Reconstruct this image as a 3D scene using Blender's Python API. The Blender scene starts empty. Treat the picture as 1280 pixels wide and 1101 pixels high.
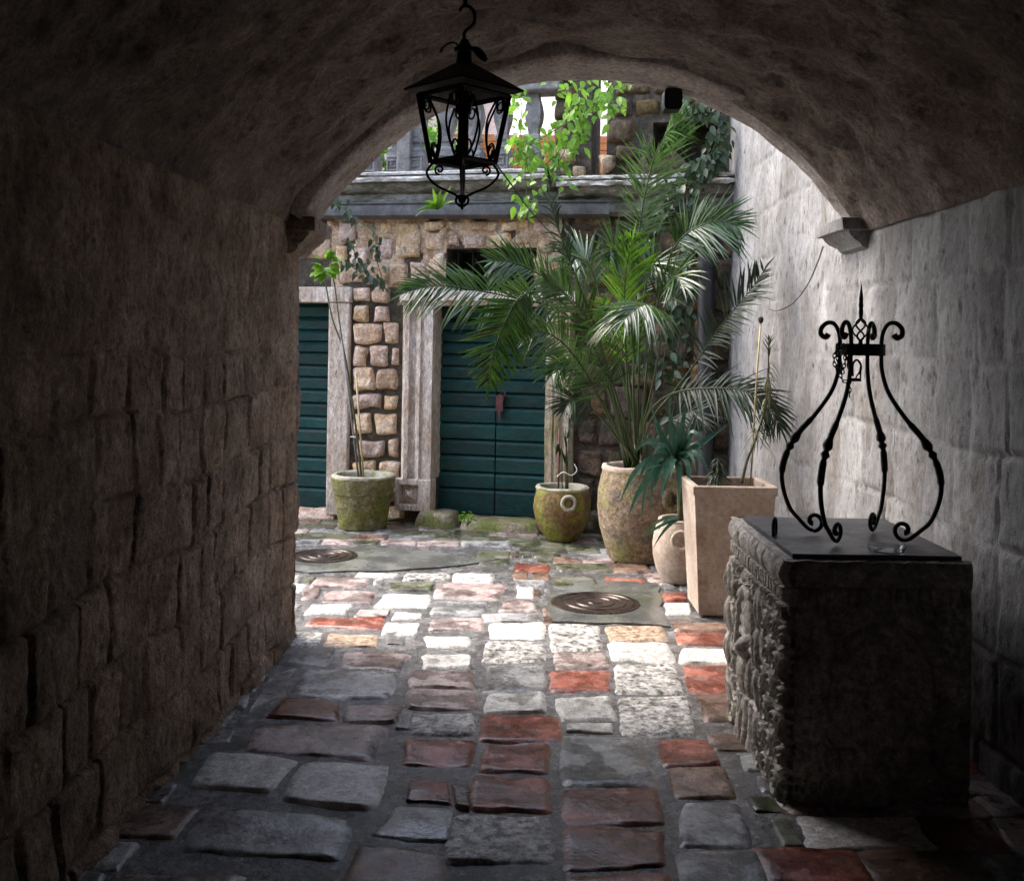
import bpy, bmesh, math, random
from math import sin, cos, pi, sqrt, atan2, radians
from mathutils import Vector, Matrix, noise

random.seed(7)
SC = bpy.context.scene
COL = SC.collection
V = Vector

# ------------------------------------------------------------------ camera model (1280 x 1101 photograph)
F, PU, PV, ROLL, CH = 1330.0, 640.0, 425.0, 0.016, 1.6
CAM = V((0, 0, CH))
def ray(u, v):
    xc, yc = (u-PU)/F, (PV-v)/F
    return V((xc*cos(ROLL)-yc*sin(ROLL), 1.0, xc*sin(ROLL)+yc*cos(ROLL)))
def at(u, v, Y): return CAM + ray(u, v)*Y
def onfloor(u, v, z=0.0):
    d = ray(u, v); return CAM + d*((z-CH)/d.z)
FA = math.atan(0.25)
FO = V((0, 9.0, 0)); FEX = V((cos(FA), -sin(FA), 0)); FN = V((-sin(FA), -cos(FA), 0))
def fac(u, v, out=0.0):
    """pixel -> (s, z) on the house front, 'out' metres proud of it"""
    d = ray(u, v); t = (out-(CAM-FO).dot(FN))/d.dot(FN)
    P = CAM+d*t
    return (P-FO).dot(FEX), P.z

# ------------------------------------------------------------------ helpers
def sm(a, b, x):
    t = max(0.0, min(1.0, (x-a)/(b-a))); return t*t*(3-2*t)
def nz(x, y=0.0, z=0.0): return noise.noise(V((x, y, z)))
def fr(x, y, z, o=4): return noise.fractal(V((x, y, z)), 1.0, 2.0, o)

class MB:
    def __init__(s): s.v = []; s.f = []; s.m = []; s.mi = 0
    def quad(s, *p):
        i = len(s.v); s.v += [tuple(q) for q in p]; s.f.append(tuple(range(i, i+len(p)))); s.m.append(s.mi)
    def grid(s, fn, na, nb, wrap=False):
        i0 = len(s.v)
        for a in range(na+1):
            for b in range(nb+1): s.v.append(tuple(fn(a, b)))
        w = nb+1
        for a in range(na):
            for b in range(nb):
                s.f.append((i0+a*w+b, i0+a*w+b+1, i0+(a+1)*w+b+1, i0+(a+1)*w+b)); s.m.append(s.mi)
    def box(s, x0, x1, y0, y1, z0, z1, M=None):
        p = [V((x, y, z)) for z in (z0, z1) for y in (y0, y1) for x in (x0, x1)]
        if M: p = [M @ q for q in p]
        i = len(s.v); s.v += [tuple(q) for q in p]
        for f in ((0, 2, 3, 1), (4, 5, 7, 6), (0, 1, 5, 4), (2, 6, 7, 3), (0, 4, 6, 2), (1, 3, 7, 5)):
            s.f.append(tuple(i+k for k in f)); s.m.append(s.mi)
    def tube(s, pts, r, n=8, cap=True, flat=1.0):
        pts = [V(p) for p in pts]
        rs = r if isinstance(r, (list, tuple)) else [r]*len(pts)
        i0 = len(s.v); nrm = None
        for k, p in enumerate(pts):
            t = (pts[min(k+1, len(pts)-1)]-pts[max(k-1, 0)])
            if t.length < 1e-9: t = V((0, 0, 1))
            t.normalize()
            if nrm is None:
                nrm = t.cross(V((0, 1, 0)))
                if nrm.length < 0.1: nrm = t.cross(V((1, 0, 0)))
            nrm = (nrm-t*nrm.dot(t)).normalized(); bi = t.cross(nrm)
            for j in range(n):
                a = 2*pi*j/n
                s.v.append(tuple(p+(nrm*cos(a)+bi*sin(a)*flat)*rs[k]))
        for k in range(len(pts)-1):
            for j in range(n):
                a, b = i0+k*n+j, i0+k*n+(j+1) % n
                s.f.append((a, b, b+n, a+n)); s.m.append(s.mi)
        if cap:
            s.f.append(tuple(i0+j for j in range(n))[::-1]); s.m.append(s.mi)
            e = i0+(len(pts)-1)*n
            s.f.append(tuple(e+j for j in range(n))); s.m.append(s.mi)
    def lathe(s, prof, n=40, c=(0, 0, 0), rot=0.0, disp=None, close=False):
        i0 = len(s.v); c = V(c)
        for (r, z) in prof:
            for j in range(n):
                a = 2*pi*j/n+rot
                p = V((r*cos(a), r*sin(a), z))
                if disp: p = disp(p, a)
                s.v.append(tuple(c+p))
        for k in range(len(prof)-1):
            for j in range(n):
                a, b = i0+k*n+j, i0+k*n+(j+1) % n
                s.f.append((a, b, b+n, a+n)); s.m.append(s.mi)
        if close:
            s.f.append(tuple(i0+j for j in range(n))[::-1]); s.m.append(s.mi)
            e = i0+(len(prof)-1)*n
            s.f.append(tuple(e+j for j in range(n))); s.m.append(s.mi)
    def build(s, name, mats, parent=None, smooth=True, loc=None, rotz=0.0, bevel=0.0, angle=40):
        me = bpy.data.meshes.new(name)
        me.from_pydata(s.v, [], s.f)
        if not isinstance(mats, (list, tuple)): mats = [mats]
        for m in mats: me.materials.append(m)
        me.polygons.foreach_set('material_index', s.m)
        me.polygons.foreach_set('use_smooth', [smooth]*len(s.f))
        me.validate(); me.update()
        o = bpy.data.objects.new(name, me); COL.objects.link(o)
        if parent: o.parent = parent
        if loc is not None: o.location = loc
        o.rotation_euler.z = rotz
        if bevel:
            b = o.modifiers.new('Bevel', 'BEVEL'); b.width = bevel; b.segments = 2; b.limit_method = 'ANGLE'; b.angle_limit = radians(angle)
        if smooth and angle:
            try:
                me.set_sharp_from_angle(angle=radians(angle))
            except Exception: pass
        return o

def tag(o, label=None, cat=None, group=None, kind=None):
    if label: o['label'] = label
    if cat: o['category'] = cat
    if group: o['group'] = group
    if kind: o['kind'] = kind
    return o
def empty(name, loc=(0, 0, 0), rotz=0.0):
    o = bpy.data.objects.new(name, None); COL.objects.link(o); o.location = loc; o.rotation_euler.z = rotz
    o.empty_display_size = 0.1
    return o
def copy_tree(o, parent=None):
    c = o.copy(); COL.objects.link(c)
    if parent: c.parent = parent
    for ch in list(o.children): copy_tree(ch, c)
    return c

def spline(pts, n):
    """Catmull-Rom through pts, n samples"""
    P = [V(p) for p in pts]; P = [P[0]*2-P[1]]+P+[P[-1]*2-P[-2]]
    out = []; m = len(P)-3
    for i in range(n):
        t = i/(n-1)*m; k = min(int(t), m-1); t -= k
        a, b, c, d = P[k:k+4]
        out.append(0.5*((2*b)+(c-a)*t+(2*a-5*b+4*c-d)*t*t+(3*b-a-3*c+d)*t**3))
    return out

GA = [0, .05, .12, .25, .42, .58, .75, .88, .95, 1]
def stone(mb, fn, quad, h, seed, wob=0.012, bevel=0.03, rough=0.006, k=7.0, tilt=0.0, sink=0.012):
    """one irregular stone: quad = 4 corners (tl, tr, br, bl) in a plane, fn(x, y, height) -> point"""
    q = [V((p[0], p[1])) for p in quad]
    lx = ((q[1]-q[0]).length+(q[2]-q[3]).length)/2; ly = ((q[3]-q[0]).length+(q[2]-q[1]).length)/2
    tx, ty = random.uniform(-tilt, tilt), random.uniform(-tilt, tilt)
    def f(ia, ib):
        a, b = GA[ia], GA[ib]
        p, r = 2*a-1, 2*b-1
        mx = max(abs(p), abs(r))
        if mx > 1e-6:
            nrm = (abs(p)**k+abs(r)**k)**(1/k)
            p *= mx/nrm; r *= mx/nrm
        A, B = (p+1)/2, (r+1)/2
        pt = (q[0]*(1-A)+q[1]*A)*(1-B)+(q[3]*(1-A)+q[2]*A)*B
        e = min(min(a, 1-a)*lx, min(b, 1-b)*ly)
        t = min(1.0, e/bevel)
        hh = -sink+(h+sink)*(1-(1-t)**2)
        hh += t*(rough*fr(pt.x*9+seed, pt.y*9, seed*.37, 3)+tx*p+ty*r)
        w = wob*(1-0.5*t)
        return fn(pt.x+w*nz(pt.x*6+seed, pt.y*6, 1.7), pt.y+w*nz(pt.x*6, pt.y*6+seed, 9.1), hh)
    n = len(GA)-1
    mb.grid(f, n, n)

# ------------------------------------------------------------------ materials
def mat(name, cols, scale=6.0, rough=(.6, .9), rscale=None, bump=(), island=0.0, over=(), metal=0.0, trans=0.0,
        spec=0.5, stretch=(1, 1, 1), detail=6, contrast=(.3, .7), wet=None, coord='Object', hue=0.0, grain=None, patch=None, tone=0.0):
    if grain is None: grain = .55 if len(bump) > 1 else .25
    m = bpy.data.materials.new(name); m.use_nodes = True
    nt = m.node_tree; N = nt.nodes; L = nt.links
    N.clear()
    out = N.new('ShaderNodeOutputMaterial'); bs = N.new('ShaderNodeBsdfPrincipled')
    L.new(bs.outputs[0], out.inputs[0])
    tc = N.new('ShaderNodeTexCoord'); mp = N.new('ShaderNodeMapping'); mp.inputs['Scale'].default_value = stretch
    L.new(tc.outputs[coord], mp.inputs[0]); vec = mp.outputs[0]
    def noi(sc, det=detail, ro=.6, seed=0.0):
        n = N.new('ShaderNodeTexNoise'); n.noise_dimensions = '4D'; n.inputs['W'].default_value = seed
        n.inputs['Scale'].default_value = sc; n.inputs['Detail'].default_value = det; n.inputs['Roughness'].default_value = ro
        L.new(vec, n.inputs['Vector']); return n.outputs['Fac']
    def mrange(fac, a, b, c=0.0, d=1.0):
        r = N.new('ShaderNodeMapRange'); r.inputs[1].default_value = a; r.inputs[2].default_value = b
        r.inputs[3].default_value = c; r.inputs[4].default_value = d; L.new(fac, r.inputs[0]); return r.outputs[0]
    def mix(fac, a, b, bt='MIX'):
        x = N.new('ShaderNodeMix'); x.data_type = 'RGBA'; x.blend_type = bt
        for k, val in ((0, fac), (6, a), (7, b)):
            if hasattr(val, 'is_linked'): L.new(val, x.inputs[k])
            elif k == 0: x.inputs[0].default_value = val
            else: x.inputs[k].default_value = (*val, 1)
        return x.outputs[2]
    if len(cols) == 1: cc = mix(0.0, cols[0], cols[0])
    else:
        cr = N.new('ShaderNodeValToRGB'); e = cr.color_ramp.elements
        n = len(cols)
        for i, c in enumerate(cols):
            pos = contrast[0]+(contrast[1]-contrast[0])*i/(n-1)
            el = e[i] if i < 2 else e.new(pos)
            el.position = pos; el.color = (*c, 1)
        L.new(noi(scale), cr.inputs[0]); cc = cr.outputs[0]
    if island:
        g = N.new('ShaderNodeNewGeometry')
        hv = N.new('ShaderNodeHueSaturation')
        L.new(mrange(g.outputs['Random Per Island'], 0, 1, 1-island, 1+island), hv.inputs['Value'])
        if hue:
            w = N.new('ShaderNodeTexWhiteNoise'); w.noise_dimensions = '1D'; L.new(g.outputs['Random Per Island'], w.inputs['W'])
            L.new(mrange(w.outputs[0], 0, 1, .5-hue, .5+hue), hv.inputs['Hue'])
            L.new(mrange(w.outputs[0], 0, 1, .75, 1.25), hv.inputs['Saturation'])
        L.new(cc, hv.inputs['Color']); cc = hv.outputs[0]
    for k, (c, sc, lo, hi, amt) in enumerate(over):
        cc = mix(mrange(noi(sc, 8, .65, 3.3+k*5), lo, hi, 0, amt), cc, c)
    if tone:
        at2 = N.new('ShaderNodeAttribute'); at2.attribute_name = 'tone'
        tv = mrange(at2.outputs['Fac'], 0, 1, 1-tone, 1+tone); cmb = N.new('ShaderNodeCombineColor')
        for q in range(3): L.new(tv, cmb.inputs[q])
        cc = mix(1.0, cc, cmb.outputs[0], 'MULTIPLY')
    if patch:
        at_ = N.new('ShaderNodeAttribute'); at_.attribute_name = 'patch'
        ad = N.new('ShaderNodeMath'); ad.operation = 'ADD'; L.new(at_.outputs['Fac'], ad.inputs[0]); L.new(mrange(noi(5, 8, .65, 77.0), 0, 1, -.55, .55), ad.inputs[1])
        c2 = mix(mrange(noi(4, 6, .6, 55.0), .3, .7), patch[0], patch[1])
        cc = mix(mrange(ad.outputs[0], -.02, .03), cc, c2)
    if grain:
        for gs, ga in ((38, grain), (130, grain*.8)):
            gv = mrange(noi(gs, 3, .7, 41.0+gs), .28, .72, 1-ga, 1+ga)
            cmb = N.new('ShaderNodeCombineColor')
            for q in range(3): L.new(gv, cmb.inputs[q])
            cc = mix(1.0, cc, cmb.outputs[0], 'MULTIPLY')
    rr = mrange(noi(rscale or scale*1.7, 5, .6, 11.0), .3, .7, rough[0], rough[1])
    if wet:      # wet film in patches: darker and smoother
        wsc, lo, hi, dark, rw = wet
        wm = mrange(noi(wsc, 4, .55, 21.0), lo, hi)
        cc = mix(wm, cc, mix(1.0, cc, (dark, dark, dark), 'MULTIPLY'))
        x = N.new('ShaderNodeMix'); L.new(wm, x.inputs[0]); L.new(rr, x.inputs[2]); x.inputs[3].default_value = rw
        rr = x.outputs[0]
    L.new(cc, bs.inputs['Base Color']); L.new(rr, bs.inputs['Roughness'])
    bs.inputs['Metallic'].default_value = metal
    bs.inputs['Specular IOR Level'].default_value = spec
    prev = None
    for k, (sc, st, dist) in enumerate(bump):
        b = N.new('ShaderNodeBump'); b.inputs['Strength'].default_value = st; b.inputs['Distance'].default_value = dist
        L.new(noi(sc, 6, .65, 31.0+k), b.inputs['Height'])
        if prev: L.new(prev, b.inputs['Normal'])
        prev = b.outputs[0]
    if prev: L.new(prev, bs.inputs['Normal'])
    if trans:
        t = N.new('ShaderNodeBsdfTranslucent'); L.new(cc, t.inputs[0])
        ms = N.new('ShaderNodeMixShader'); ms.inputs[0].default_value = trans
        L.new(bs.outputs[0], ms.inputs[1]); L.new(t.outputs[0], ms.inputs[2]); L.new(ms.outputs[0], out.inputs[0])
    return m

WETP = (4.0, .46, .56, .5, .08)
M = {}
# paving
M['white'] = mat('pale_limestone', [(.42, .415, .39), (.56, .555, .53), (.66, .655, .63)], 9, (.35, .6), bump=[(14, .3, .02), (70, .25, .008)], island=.10, over=[((.12, .11, .09), 26, .56, .68, .8)], wet=(5, .55, .65, .7, .12))
M['speck'] = mat('pitted_limestone', [(.08, .08, .075), (.38, .37, .355), (.60, .59, .56)], 34, (.35, .6), bump=[(30, .6, .02), (90, .3, .01)], island=.12, contrast=(.40, .58), wet=(5, .52, .62, .6, .12))
M['grey'] = mat('grey_flagstone', [(.19, .195, .20), (.34, .345, .35), (.47, .47, .47)], 7, (.25, .5), bump=[(12, .4, .02), (60, .25, .008)], island=.15, over=[((.05, .045, .04), 18, .57, .68, .8)], wet=WETP)
M['pink'] = mat('pink_limestone', [(.25, .18, .17), (.42, .34, .325), (.52, .47, .455)], 9, (.3, .5), bump=[(14, .4, .02), (70, .25, .008)], island=.12, over=[((.10, .035, .025), 14, .54, .64, .8)], wet=WETP)
M['red'] = mat('red_stone', [(.20, .055, .035), (.35, .115, .08), (.44, .23, .185)], 9, (.25, .5), bump=[(12, .4, .02), (80, .3, .008)], island=.22, over=[((.40, .31, .29), 11, .54, .66, .55), ((.05, .03, .02), 30, .6, .7, .8)], wet=(4.5, .42, .52, .5, .07))
M['brown'] = mat('brown_stone', [(.10, .065, .05), (.22, .14, .105), (.33, .25, .20)], 12, (.25, .5), bump=[(16, .5, .02), (70, .3, .008)], island=.2, wet=WETP)
M['tan'] = mat('tan_speckled_stone', [(.12, .07, .04), (.38, .27, .18), (.55, .46, .36)], 40, (.4, .6), bump=[(40, .5, .012)], island=.08, contrast=(.38, .6))
M['moss'] = mat('mossy_flagstone', [(.07, .075, .05), (.16, .16, .12), (.30, .30, .26)], 6, (.3, .55), bump=[(12, .4, .02), (60, .3, .01)], island=.25, over=[((.06, .085, .02), 7, .46, .6, .8)], wet=WETP)
M['mortar'] = mat('wet_mortar', [(.07, .07, .073), (.17, .17, .173), (.30, .30, .30)], 26, (.2, .45), bump=[(18, .7, .025), (90, .6, .01)], over=[((.05, .06, .025), 3, .52, .65, .6)], wet=(6, .45, .55, .6, .1))
M['concrete'] = mat('damp_concrete', [(.09, .095, .095), (.15, .16, .155), (.21, .21, .205)], 4, (.25, .5), bump=[(40, .25, .008)], over=[((.10, .12, .05), 3, .5, .65, .5)], wet=(3, .42, .58, .65, .12))
M['cast'] = mat('rusty_cast_iron', [(.025, .02, .018), (.06, .045, .04), (.10, .07, .06)], 12, (.2, .4), bump=[(60, .3, .004)], metal=.5)
# masonry
M['sooty'] = mat('rough_brown_limestone', [(.14, .098, .070), (.33, .25, .195), (.50, .415, .35)], 6, (.8, .95), bump=[(14, .5, .03), (40, 1.0, .03), (120, .9, .014)], over=[((.05, .035, .025), 13, .55, .68, .8), ((.50, .45, .40), 9, .58, .72, .5), ((.16, .11, .075), 2.2, .54, .66, .5)], stretch=(1, 1, .8), tone=.22)
M['vault'] = mat('old_vault_plaster', [(.075, .055, .043), (.20, .155, .128), (.36, .30, .262)], 3.5, (.8, .95), bump=[(8, .8, .06), (22, 1.0, .05), (90, 1.0, .018)], over=[((.04, .03, .025), 9, .55, .66, .85), ((.42, .39, .36), 7, .60, .72, .5)])
M['ring'] = mat('pale_arch_plaster', [(.17, .14, .125), (.28, .245, .225), (.38, .345, .32)], 5, (.8, .95), bump=[(8, .5, .04), (60, .6, .012)], over=[((.07, .055, .045), 10, .58, .7, .7)])
M['whitewall'] = mat('weathered_whitewash', [(.14, .14, .142), (.225, .227, .232), (.30, .304, .312)], 2.5, (.75, .95), bump=[(7, .4, .03), (40, .5, .012), (140, .5, .006)], over=[((.13, .115, .10), 3.0, .52, .66, .75), ((.035, .033, .03), 13, .58, .66, .9), ((.11, .095, .085), 26, .54, .64, .7), ((.07, .066, .06), 1.6, .58, .70, .6), ((.42, .42, .42), 5, .58, .70, .6)], stretch=(1, 1.1, .65), detail=8, grain=.22, tone=.22)
M['fmortar'] = mat('dark_mossy_mortar', [(.03, .025, .018), (.07, .055, .042), (.16, .125, .095)], 11, (.8, .95), bump=[(14, .8, .04), (60, .8, .012)], over=[((.035, .045, .015), 5, .5, .62, .7)])
M['fplaster'] = mat('crumbling_wall_plaster', [(.22, .14, .075), (.46, .33, .215), (.58, .47, .37)], 6, (.8, .95), bump=[(10, .6, .04), (50, .7, .012)], over=[((.06, .05, .035), 8, .54, .64, .85), ((.30, .20, .10), 5, .55, .7, .6)])
M['fstone'] = mat('pinkish_building_stone', [(.40, .25, .14), (.58, .42, .30), (.69, .58, .49)], 7, (.75, .92), bump=[(10, .7, .04), (45, .8, .015)], island=.2, over=[((.10, .07, .05), 14, .57, .68, .75), ((.62, .60, .57), 8, .6, .72, .45)], hue=.015)
M['fdark'] = mat('mossy_shaded_building_stone', [(.035, .025, .014), (.11, .07, .038), (.25, .17, .105)], 6, (.7, .9), bump=[(10, .8, .05), (45, .8, .015)], island=.3, over=[((.025, .03, .012), 6, .48, .6, .8)], hue=.012)  # mossy stone, colour darkened further for the deep shadow at the right
M['cornice'] = mat('lichened_cornice_stone', [(.07, .065, .05), (.18, .17, .14), (.36, .35, .32)], 7, (.7, .9), bump=[(16, .6, .02), (60, .6, .01)], over=[((.04, .05, .015), 6, .5, .6, .8), ((.46, .45, .42), 12, .60, .7, .6)], stretch=(.5, 1, 1.6))
M['balus'] = mat('grey_baluster_stone', [(.10, .095, .09), (.20, .19, .185), (.30, .29, .28)], 9, (.75, .9), bump=[(25, .5, .012)], over=[((.05, .045, .04), 8, .52, .65, .7)])
M['jamb'] = mat('carved_door_frame_stone', [(.36, .275, .20), (.53, .455, .385), (.64, .60, .55)], 6, (.7, .9), bump=[(20, .5, .015), (80, .5, .006)], over=[((.34, .20, .13), 5, .56, .68, .7), ((.08, .07, .06), 30, .62, .7, .9)], stretch=(1, 1, .35))
M['jambmoss'] = mat('stained_door_frame_stone', [(.26, .19, .10), (.42, .35, .26), (.50, .46, .42)], 6, (.7, .9), bump=[(20, .5, .015), (80, .5, .006)], over=[((.20, .19, .04), 5, .5, .62, .7), ((.08, .06, .04), 20, .6, .7, .9)], stretch=(1, 1, .3))
M['sill'] = mat('mossy_threshold_stone', [(.10, .08, .05), (.22, .18, .12), (.36, .32, .26)], 8, (.6, .85), bump=[(14, .7, .03), (60, .6, .01)], over=[((.12, .15, .02), 5, .45, .58, .85)])
M['door'] = mat('dark_teal_paint', [(.002, .026, .026), (.004, .042, .041), (.007, .056, .053)], 5, (.35, .55), bump=[(30, .25, .004), (120, .3, .002)], island=.28, over=[((.04, .06, .06), 16, .57, .70, .7), ((.03, .026, .018), 7, .52, .66, .7), ((.10, .10, .09), 44, .64, .70, .6)], stretch=(.4, 1, 2), spec=.28)
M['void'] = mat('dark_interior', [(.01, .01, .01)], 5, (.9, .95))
M['orange'] = mat('orange_brick', [(.55, .17, .05), (.70, .27, .10)], 9, (.7, .9), bump=[(40, .3, .01)])
M['cream'] = mat('pinkish_render', [(.62, .46, .38), (.72, .57, .49)], 3, (.8, .9), bump=[(60, .3, .006)])
M['bright'] = mat('white_render', [(.78, .76, .73), (.84, .83, .81)], 3, (.8, .9), bump=[(60, .2, .006)])
# pots
M['mosspot'] = mat('mossy_stone_pot', [(.07, .06, .03), (.17, .15, .07), (.32, .30, .20)], 11, (.7, .9), bump=[(18, .8, .03), (70, .8, .01)], over=[((.13, .14, .015), 8, .44, .58, .85), ((.26, .12, .04), 6, .58, .70, .7), ((.03, .028, .015), 14, .56, .66, .8)])
M['rimpot'] = mat('worn_pot_rim', [(.28, .27, .17), (.44, .42, .32), (.52, .50, .42)], 12, (.7, .9), bump=[(30, .5, .012)], over=[((.16, .17, .04), 8, .5, .64, .6)])
M['bowlpot'] = mat('mossy_bowl_pot', [(.10, .05, .02), (.20, .11, .045), (.30, .22, .12)], 8, (.55, .8), bump=[(14, .7, .025), (60, .6, .01)], over=[((.20, .21, .02), 5, .44, .56, .9), ((.03, .025, .015), 9, .55, .66, .8)])
M['urn'] = mat('weathered_terracotta_urn', [(.16, .11, .07), (.30, .22, .15), (.46, .37, .29)], 16, (.7, .9), bump=[(22, .8, .03), (75, 1.0, .018)], over=[((.26, .25, .06), 4, .42, .56, .8), ((.12, .10, .10), 6, .54, .64, .75), ((.36, .20, .09), 3.5, .56, .68, .5), ((.05, .04, .03), 22, .60, .68, .7)])
M['ringpot'] = mat('pale_clay_pot', [(.34, .26, .20), (.46, .37, .30), (.54, .47, .40)], 10, (.7, .9), bump=[(40, .5, .01)], over=[((.18, .13, .09), 7, .58, .7, .6)])
M['planter'] = mat('terracotta_planter', [(.29, .215, .165), (.40, .32, .26), (.51, .44, .38)], 4, (.7, .88), bump=[(70, .5, .006)], over=[((.16, .10, .07), 40, .60, .68, .8), ((.24, .14, .09), 6, .54, .66, .6), ((.62, .56, .50), 3, .57, .68, .6)])
M['soil'] = mat('dark_soil', [(.015, .012, .01), (.04, .03, .022)], 30, (.8, .95), bump=[(30, 1, .03)])
# metal, plants
M['iron'] = mat('black_wrought_iron', [(.008, .008, .009), (.02, .02, .021)], 30, (.35, .6), bump=[(90, .3, .003)], metal=.6)
M['lid'] = mat('dark_sheet_metal', [(.07, .072, .08), (.12, .122, .135)], 7, (.35, .55), bump=[(20, .1, .004)], metal=.7)
M['zinc'] = mat('aged_zinc', [(.05, .05, .05), (.09, .09, .09), (.15, .15, .15)], 9, (.4, .6), bump=[(20, .15, .004)], metal=.3)
M['pipe'] = mat('dark_grey_pipe', [(.03, .03, .034), (.06, .06, .067)], 6, (.45, .6), bump=[(30, .2, .004)])
M['carved'] = mat('carved_limestone', [(.26, .24, .21), (.42, .395, .355), (.58, .55, .51)], 12, (.7, .9), bump=[(50, .6, .01), (140, .5, .004)], over=[((.06, .05, .04), 14, .58, .68, .8)])
M['palm'] = mat('palm_leaf', [(.018, .056, .010), (.037, .098, .015), (.07, .14, .021)], 5, (.18, .34), trans=.3, island=.35, spec=.9)
M['palmlight'] = mat('fresh_palm_leaf', [(.07, .18, .01), (.13, .27, .02)], 5, (.3, .45), trans=.4, island=.3)
M['palmdark'] = mat('dull_palm_leaf', [(.012, .03, .014), (.03, .055, .025)], 5, (.35, .55), trans=.15, island=.35)
M['rachis'] = mat('palm_stalk', [(.025, .05, .012), (.05, .075, .022)], 9, (.35, .5))
M['vine'] = mat('bright_vine_leaf', [(.12, .28, .02), (.22, .42, .04)], 6, (.35, .5), trans=.5, island=.3)
M['ivy'] = mat('dark_ivy_leaf', [(.015, .035, .012), (.04, .075, .022)], 6, (.3, .5), trans=.2, island=.4)
M['strap'] = mat('blue_green_strap_leaf', [(.035, .11, .075), (.07, .17, .115)], 6, (.2, .36), trans=.2, island=.25, spec=.6)
M['dryleaf'] = mat('olive_narrow_leaf', [(.035, .045, .02), (.09, .09, .04)], 6, (.45, .6), trans=.2, island=.4)
M['stem'] = mat('green_brown_stem', [(.05, .06, .02), (.12, .12, .05)], 12, (.5, .7), bump=[(60, .4, .004)])
M['cane'] = mat('bamboo_cane', [(.38, .30, .14), (.52, .43, .24)], 12, (.4, .6))
M['redstick'] = mat('reddish_stick', [(.14, .05, .035), (.22, .09, .06)], 12, (.5, .7))
M['greystick'] = mat('grey_stake', [(.16, .16, .17), (.24, .24, .25)], 12, (.5, .7))
M['cord'] = mat('grey_cable_sheath', [(.10, .095, .09), (.16, .15, .145)], 12, (.5, .7))
M['lock'] = mat('reddish_rusty_lock', [(.07, .03, .03), (.15, .07, .075)], 20, (.4, .6), metal=.4)
def glass():
    m = bpy.data.materials.new('clear_glass'); m.use_nodes = True
    b = m.node_tree.nodes['Principled BSDF']; b.inputs['Transmission Weight'].default_value = 1; b.inputs['Roughness'].default_value = .05
    b.inputs['Base Color'].default_value = (.9, .95, .97, 1)
    return m
M['glass'] = glass()

M['lip'] = mat('washed_pale_ledge', [(.26, .25, .23), (.42, .41, .39), (.55, .54, .52)], 9, (.7, .9), bump=[(20, .5, .015), (70, .5, .008)], over=[((.08, .08, .04), 7, .54, .66, .8)], stretch=(.6, 1, 1.4))
# ================================================================== GROUND AND PAVING
g = MB(); g.quad((-40, -12, -.08), (40, -12, -.08), (40, 60, -.08), (-40, 60, -.08))
tag(g.build('ground', M['mortar'], smooth=False), kind='structure')

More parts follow.
